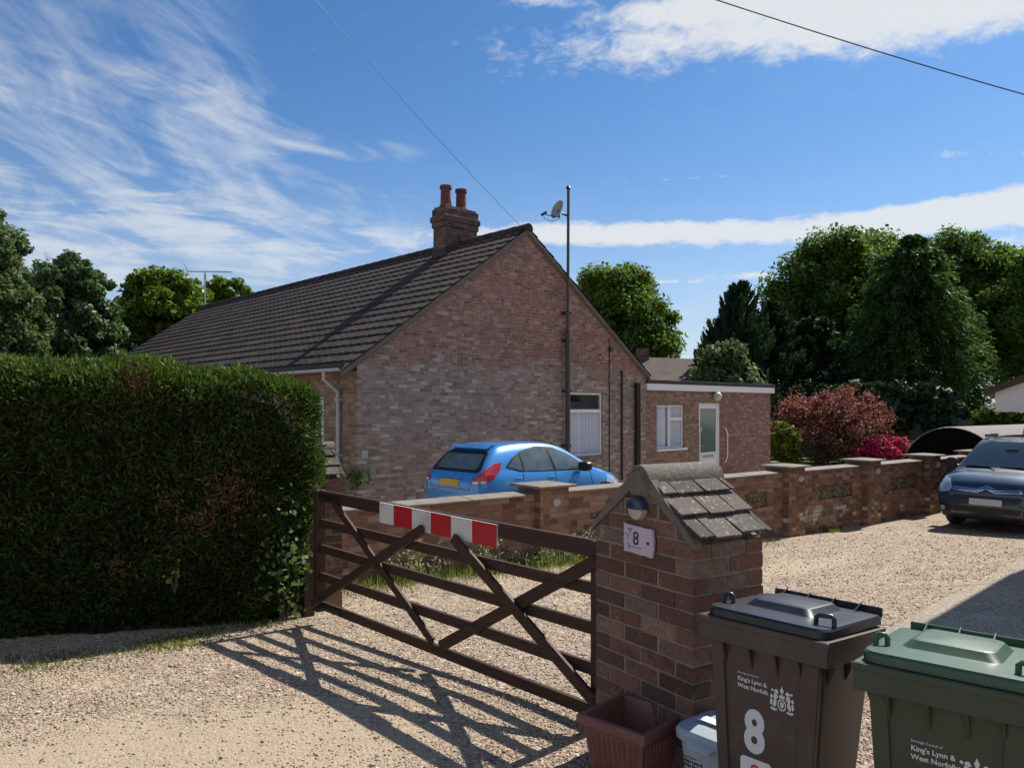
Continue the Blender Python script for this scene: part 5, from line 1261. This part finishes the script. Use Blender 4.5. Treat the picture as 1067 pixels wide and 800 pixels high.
broadleaf('garden_shrub', 'yellow green shrub at the corner of the pink extension wall', 'shrub', B(820, 28.8), cen(818, 466, 28.8), (rxy(15, 28.8), .55, rxy(24, 28.8)), 50, 90, .09, m_leafyel, 33, None, .04, .36)
# back fence
fn = thing('back_fence', 'grey weathered timber fence at the end of the lawn', 'fence', (10.5, 35.2, -.5), R(4))
fb = MB(); rnd = random.Random(8)
for k in range(110): fb.box(k * .15, k * .15 + .14, 0, .02, .05, 1.75 + rnd.uniform(-.02, .02))
m_fence = plain('old_fence', (.10, .095, .075), .95, var=.35, scale=3)
fb.build('fence_boards', m_fence, fn)
for k in range(9): MB().box(k * 2 - .05, k * 2 + .05, -.09, -.002, 0, 1.85).build('fence_post', m_fence, fn)
# left of the house
broadleaf('laurel_tree', 'bright yellow green laurel behind the far end of the tiled roof', 'tree', B(180, 36), cen(172, 360, 36), (rxy(52, 36), 2.4, rxy(78, 36)), 260, 210, .15, m_leaflaurel, 41, tg, .25, .16)
broadleaf('laurel_tree', 'small laurel tops peeping over the roof ridge beside the aerial', 'tree', B(238, 39), cen(236, 345, 39), (rxy(30, 39), 1.2, rxy(56, 39)), 90, 150, .16, m_leaflaurel, 42, tg, .2, .24)
broadleaf('evergreen_tree', 'dark evergreen tree with pale leaf glints left of the laurel', 'tree', B(78, 29), cen(76, 350, 29), (rxy(44, 29), 1.9, rxy(84, 29)), 330, 220, .10, m_leafholly, 43, tg, .2, .16)
broadleaf('evergreen_tree', 'rounded dark evergreen shrub low between the laurel and the hedge top', 'tree', B(112, 33), cen(108, 385, 33), (rxy(34, 33), 1.4, rxy(40, 33)), 190, 190, .105, m_leafholly, 44, tg, .2, .18)
broadleaf('grey_willow', 'tall grey green tree cut by the left edge of the picture', 'tree', B(-14, 22), cen(-14, 345, 22), (rxy(52, 22), 1.7, rxy(125, 22)), 380, 220, .075, m_leafgrey, 45, tg, .2, .17)

# clipped conifer hedge on the left
ho = Vector((-3.91, 5.86, gz(5.95))); hdir = Vector((.958, .287, 0)).normalized(); hang = math.atan2(hdir.y, hdir.x)
hedge = thing('clipped_hedge', 'tall clipped conifer hedge with a brown dead patch beside the gate', 'hedge', ho, hang)
g = np.random.default_rng(77)
X0, X1, Y0, Y1, Z0, Z1 = -3.2, 2.36, 0., 1.5, -.1, 2.16
def hsurf(n):
    a = g.random(n)
    q = np.empty((n, 3))
    fr_, tp, en = a < .62, (a >= .62) & (a < .84), a >= .84
    q[:, 0] = g.uniform(X0, X1, n); q[:, 1] = g.uniform(Y0, Y1, n); q[:, 2] = g.uniform(Z0, Z1, n)
    q[fr_, 1] = Y0; q[tp, 2] = Z1; q[en, 0] = X1
    r = .30
    c = np.stack([np.clip(q[:, 0], X0 - 9, X1 - r), np.clip(q[:, 1], Y0 + r, Y1 - r), np.clip(q[:, 2], Z0 - 9, Z1 - r)], 1)
    nn = unit(q - c); return c + nn * r, nn
def hbend(p):
    p = p.copy(); z = p[:, 2]
    p[:, 0] -= np.where(p[:, 0] > .6, .17 * np.clip(1 - z / 1.0, 0, 1) ** 1.3 * np.clip((p[:, 0] - .6) / 1.5, 0, 1), 0)
    p[:, 2] -= np.clip(z - 1.6, 0, 1) * np.clip((p[:, 0] - .9) / 1.4, 0, 1) * .28      # top dips a little towards the end
    p[:, 1] += .10 * np.clip(1 - z / .5, 0, 1) + .05 * (z / 2.1) ** 2
    return p
n = 135000
p, nn = hsurf(n)
lump = vnoise(p, .8, 1) * .06 + vnoise(p, 2.6, 2) * .03
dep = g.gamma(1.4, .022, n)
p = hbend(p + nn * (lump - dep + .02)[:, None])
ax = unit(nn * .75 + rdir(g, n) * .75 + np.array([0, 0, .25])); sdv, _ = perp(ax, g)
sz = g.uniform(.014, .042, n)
tn = .44 + .16 * g.normal(size=n) + .13 * vnoise(p, 1.5, 4) - dep * 1.2 + np.clip(p[:, 2] - 1.75, 0, .4) * .9  # sunlit top is put into the tint; deeper leaves tinted darker
def brown(cx, cz, rx, rz): return np.exp(-((p[:, 0] - cx) / rx) ** 2 - ((p[:, 2] - cz) / rz) ** 2)
fx = lambda px, Y=6.2: ((px - HX) / F * Y - ho.x) / hdir.x
fz = lambda py, Y=6.2: CAMH + (HY - py) / F * Y - ho.z
br_ = np.maximum.reduce([brown(fx(228), fz(520), .20, .26) * 1.0, brown(fx(208), fz(545), .16, .12) * .8, brown(fx(172), fz(522), .1, .09) * .6, brown(fx(130), fz(590), .09, .1) * .6, brown(fx(182), fz(566), .12, .06) * .7, np.where(p[:, 2] > 1.85, brown(fx(128, 6.0), 2.0, .11, .14), 0) * 1.1])
isb = g.random(n) < np.minimum(br_ * .85, .8)
tn = np.where(isb, g.uniform(.86, 1.0, n), np.clip(tn, 0, .81))
ns_ = 5000; p2_, n2_ = hsurf(ns_); keep = (n2_[:, 2] > .25) | (g.random(ns_) < .35); p2_, n2_ = p2_[keep], n2_[keep]
lump2 = vnoise(p2_, .8, 1) * .05 + vnoise(p2_, 2.6, 2) * .03; a2_ = unit(n2_ + np.array([0, 0, .5]) + rdir(g, len(p2_)) * .5); s2_ = g.uniform(.02, .048, len(p2_))
p2_ = hbend(p2_ + n2_ * (lump2 + .02)[:, None]) + a2_ * (s2_ * .5)[:, None]; d2_, _ = perp(a2_, g)
p = np.concatenate([p, p2_]); sdv = np.concatenate([sdv, d2_]); ax = np.concatenate([ax, a2_]); sz = np.concatenate([sz, s2_]); tn = np.concatenate([tn, g.uniform(.45, .8, len(p2_))])
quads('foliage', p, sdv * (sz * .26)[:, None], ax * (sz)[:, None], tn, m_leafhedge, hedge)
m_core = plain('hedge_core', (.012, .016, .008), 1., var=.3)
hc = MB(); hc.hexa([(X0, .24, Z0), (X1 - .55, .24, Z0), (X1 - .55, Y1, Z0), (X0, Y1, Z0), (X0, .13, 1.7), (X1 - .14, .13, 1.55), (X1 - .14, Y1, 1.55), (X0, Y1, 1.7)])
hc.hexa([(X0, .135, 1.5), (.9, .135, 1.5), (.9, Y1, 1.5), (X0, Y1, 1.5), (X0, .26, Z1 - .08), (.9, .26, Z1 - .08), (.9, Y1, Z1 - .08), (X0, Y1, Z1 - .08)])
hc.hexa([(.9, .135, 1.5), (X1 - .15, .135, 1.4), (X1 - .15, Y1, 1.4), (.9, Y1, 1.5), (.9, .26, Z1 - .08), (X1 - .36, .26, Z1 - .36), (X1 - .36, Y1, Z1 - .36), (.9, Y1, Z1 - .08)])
hc.build('branches', m_core, hedge)  # solid core, coloured dark for the shade inside the hedge
# ivy and a pale weed growing at the foot of the hedge
def clump_plant(name, label, cat, loc, k, rx, rz, size, mat, seed, el=1.5, tb=.1, stem=True):
    g = np.random.default_rng(seed); root = thing(name, label, cat, loc)
    C = g.normal(0, 1, (k, 3)) * np.array((rx, rx, rz)) + np.array((0, 0, rz * 1.6)); nn = unit(rdir(g, k) + np.array((0, -.7, .5)))
    u, v = perp(nn, g); s = size * g.uniform(.6, 1.3, k)
    quads('leaves', C, u * (s * .5)[:, None], v * (s * .5 * el)[:, None], g.normal(.5 + tb, .2, k), mat, root)
    if stem:
        mb = MB()
        for c in C[:8]: mb.tube([(0, 0, -rz), tuple(c * .5), tuple(c)], [.006, .004, .002], 5)
        mb.build('stems', m_bark, root)
    return root
c_ = ground(292, 648); clump_plant('ivy_plant', 'glossy ivy climbing the hedge corner beside the gate post', 'ivy', (c_.x + .02, c_.y + .02, c_.z + .12), 420, .11, .24, .042, m_leafgrey, 51, 1.2, .05)
c_ = ground(212, 657); q_ = P(186, 603, 5.98); clump_plant('sycamore_seedling', 'single pale green leafy sprig poking out of the dark hedge', 'seedling', (q_.x, q_.y - .06, q_.z - .05), 14, .04, .045, .038, m_leaflaurel, 52, 1.3, .3)
# grass tufts and weeds, uncountable
def blades(pos, h, wdt, g, lean=.35):
    n = len(pos); d = unit(np.stack([g.normal(0, lean, n), g.normal(0, lean, n), np.ones(n)], 1))
    s, _ = perp(d, g); hh = h * g.uniform(.5, 1.4, n)
    return pos + d * (hh * .5)[:, None], s * (wdt * g.uniform(.6, 1.3, n))[:, None], d * (hh * .5)[:, None]
gpos, gh = [], []
def strip(pxs, Yo, n, hh, spread):
    for k in range(n):
        i = g.integers(len(pxs) - 1); u = g.random(); x = pxs[i][0] + (pxs[i + 1][0] - pxs[i][0]) * u; y = pxs[i][1] + (pxs[i + 1][1] - pxs[i][1]) * u
        q = ground(x, y); gx_, gy_ = q.x + g.normal(0, spread), q.y + g.normal(0, spread)
        gpos.append((gx_, gy_, gz(gy_))); gh.append(hh)
cl_spots = [(60, 686), (100, 684), (150, 676), (175, 668), (205, 664), (226, 657), (240, 650), (262, 652), (8, 690), (285, 648), (30, 697)]
for x, y in cl_spots: strip([(x - 12, y + 3), (x + 12, y - 3)], 0, 70, .04, .06)
strip([(160, 674), (220, 662)], 0, 300, .03, .16)
strip([(0, 684), (110, 678), (210, 660), (300, 642)], 0, 200, .028, .07)
strip([(150, 680), (215, 668)], 0, 500, .02, .12); strip([(30, 700), (90, 690)], 0, 250, .02, .12)
for k in range(5200):                               # along the foot of the garden wall
    s = g.uniform(-8.6, -1.5); q = W0 + WD * s + WN * abs(g.normal(0, .30)); gpos.append((q.x, q.y, gz(q.y))); gh.append(.12 * g.uniform(.4, 1.2))
for k in range(220):
    s = g.normal(.9, .12); q = W0 + WD * s + WN * abs(g.normal(.1, .08)); gpos.append((q.x, q.y, gz(q.y))); gh.append(.08)
for k in range(300):
    q = ground(g.uniform(930, 1060), g.uniform(592, 604)); q.y += g.normal(0, .1); gpos.append((q.x, q.y, gz(q.y))); gh.append(.02)
C, U, V = blades(np.array(gpos), np.array(gh), .005, g)
o = quads('grass', C, U, V, g.normal(.5, .25, len(C)), m_grass)
tag(o, 'short grass tufts along the hedge foot and the garden wall', 'grass', kind='stuff')
wp, wh, wt = [], [], []
for k in range(800):
    s = g.choice([-7.6, -6.6, -5.9, -5.2, -4.6, -3.9, -3.4, -3.0]) + g.normal(0, .2); q = W0 + WD * s + WN * abs(g.normal(.12, .09))
    h_ = g.uniform(.10, .38); wp.append((q.x, q.y, gz(q.y))); wh.append(h_); wt.append(g.uniform(.2, .6))
C, U, V = blades(np.array(wp), np.array(wh), .004, g, .16)
hd_ = C + V; k_ = 4; hC = np.repeat(hd_, k_, 0) + g.normal(0, .018, (len(hd_) * k_, 3)); hn = rdir(g, len(hC)); u, v = perp(hn, g)
lf = np.repeat(C, 2, 0) + g.normal(0, .03, (len(C) * 2, 3)); ln_ = rdir(g, len(lf)); u2, v2 = perp(ln_, g)
o = quads('weeds', np.concatenate([C, hC, lf]), np.concatenate([U, u * .009, u2 * .010]), np.concatenate([V, v * .013, v2 * .032]), np.concatenate([np.array(wt), g.uniform(.55, 1, len(hC)), g.uniform(.1, .6, len(lf))]), m_weed)
tag(o, 'wispy flowering weeds growing along the garden wall behind the gate', 'weeds', kind='stuff')
# small fern on the house corner
q_ = HO + GA * -.02 - RA * .05
clump_plant('wall_fern', 'small dark plant growing from the bungalow corner by the downpipe', 'plant', (HO.x + .02, HO.y - .10, HZ + .66), 130, .11, .08, .05, m_leafcon, 55, 2.6)

# ------------------------------------------------------------------ aerials and overhead cables
def aerial(label, loc, rz, L, mh):
    r = thing('tv_aerial', label, 'aerial', loc, rz, 'television aerials')
    MB().tube([(0, 0, 0), (0, 0, mh)], .03, 6).build('mast', m_metal, r)
    MB().tube([(-L * .4, 0, mh), (L * .6, 0, mh + .06)], .022, 6).build('boom', m_metal, r)
    e = MB()
    for k in range(10): e.tube([(-L * .3 + L * .09 * k, -.16 + .006 * k, mh + .01 * k * .6), (-L * .3 + L * .09 * k, .16 - .006 * k, mh + .01 * k * .6)], .011, 4)
    e.build('elements', m_metal, r)
    rf_ = MB()
    for s in (-1, 1):
        for j in range(3): rf_.tube([(-L * .38 - .05 * j, -.2, mh + s * (.06 + .1 * j)), (-L * .38 - .05 * j, .2, mh + s * (.06 + .1 * j))], .013, 4)
        rf_.tube([(-L * .38, 0, mh), (-L * .38 - .12, 0, mh + s * .28)], .01, 4)
    rf_.build('reflector', m_metal, r)
    MB().box(-.05, .05, -.04, .04, mh - .3, mh - .1).build('junction_box', m_metal, r)
    return r
e_ = HO + GA * (HW / 2) + RA * (HL - .35); aerial('television aerial on the far end of the bungalow roof ridge', (e_.x, e_.y, HZ + HRG + .1), R(15), 1.9, 1.5)
q_ = P(57, 272, 45); aerial('small television aerial poking up among the dark trees on the left', (q_.x, q_.y, q_.z - 2.2), R(70), 1.3, 2.3)
def cable(label, pts_, r):
    path = []
    for a, b_ in zip(pts_, pts_[1:]): path += [a.lerp(b_, k / 12) for k in range(12)]
    path.append(pts_[-1]); L = (path[-1] - path[0]).length
    path = [p - Vector((0, 0, .35 * math.sin(math.pi * i / (len(path) - 1)))) * (L / 30) for i, p in enumerate(path)]
    o = MB().tube(path, r, 5).build('overhead_cable', m_black_pipe); tag(o, label, 'cable', 'overhead cables')
ap = HO + GA * (HW / 2 - .15) + RA * .05; ap.z = HZ + HRG + .1
cable('thin overhead wire running down to the bungalow ridge', [P(200, -150, 9.5), ap], .005)
cable('thick overhead cable crossing the top right corner of the sky', [P(560, -62, 11), P(1330, 168, 13)], .010)
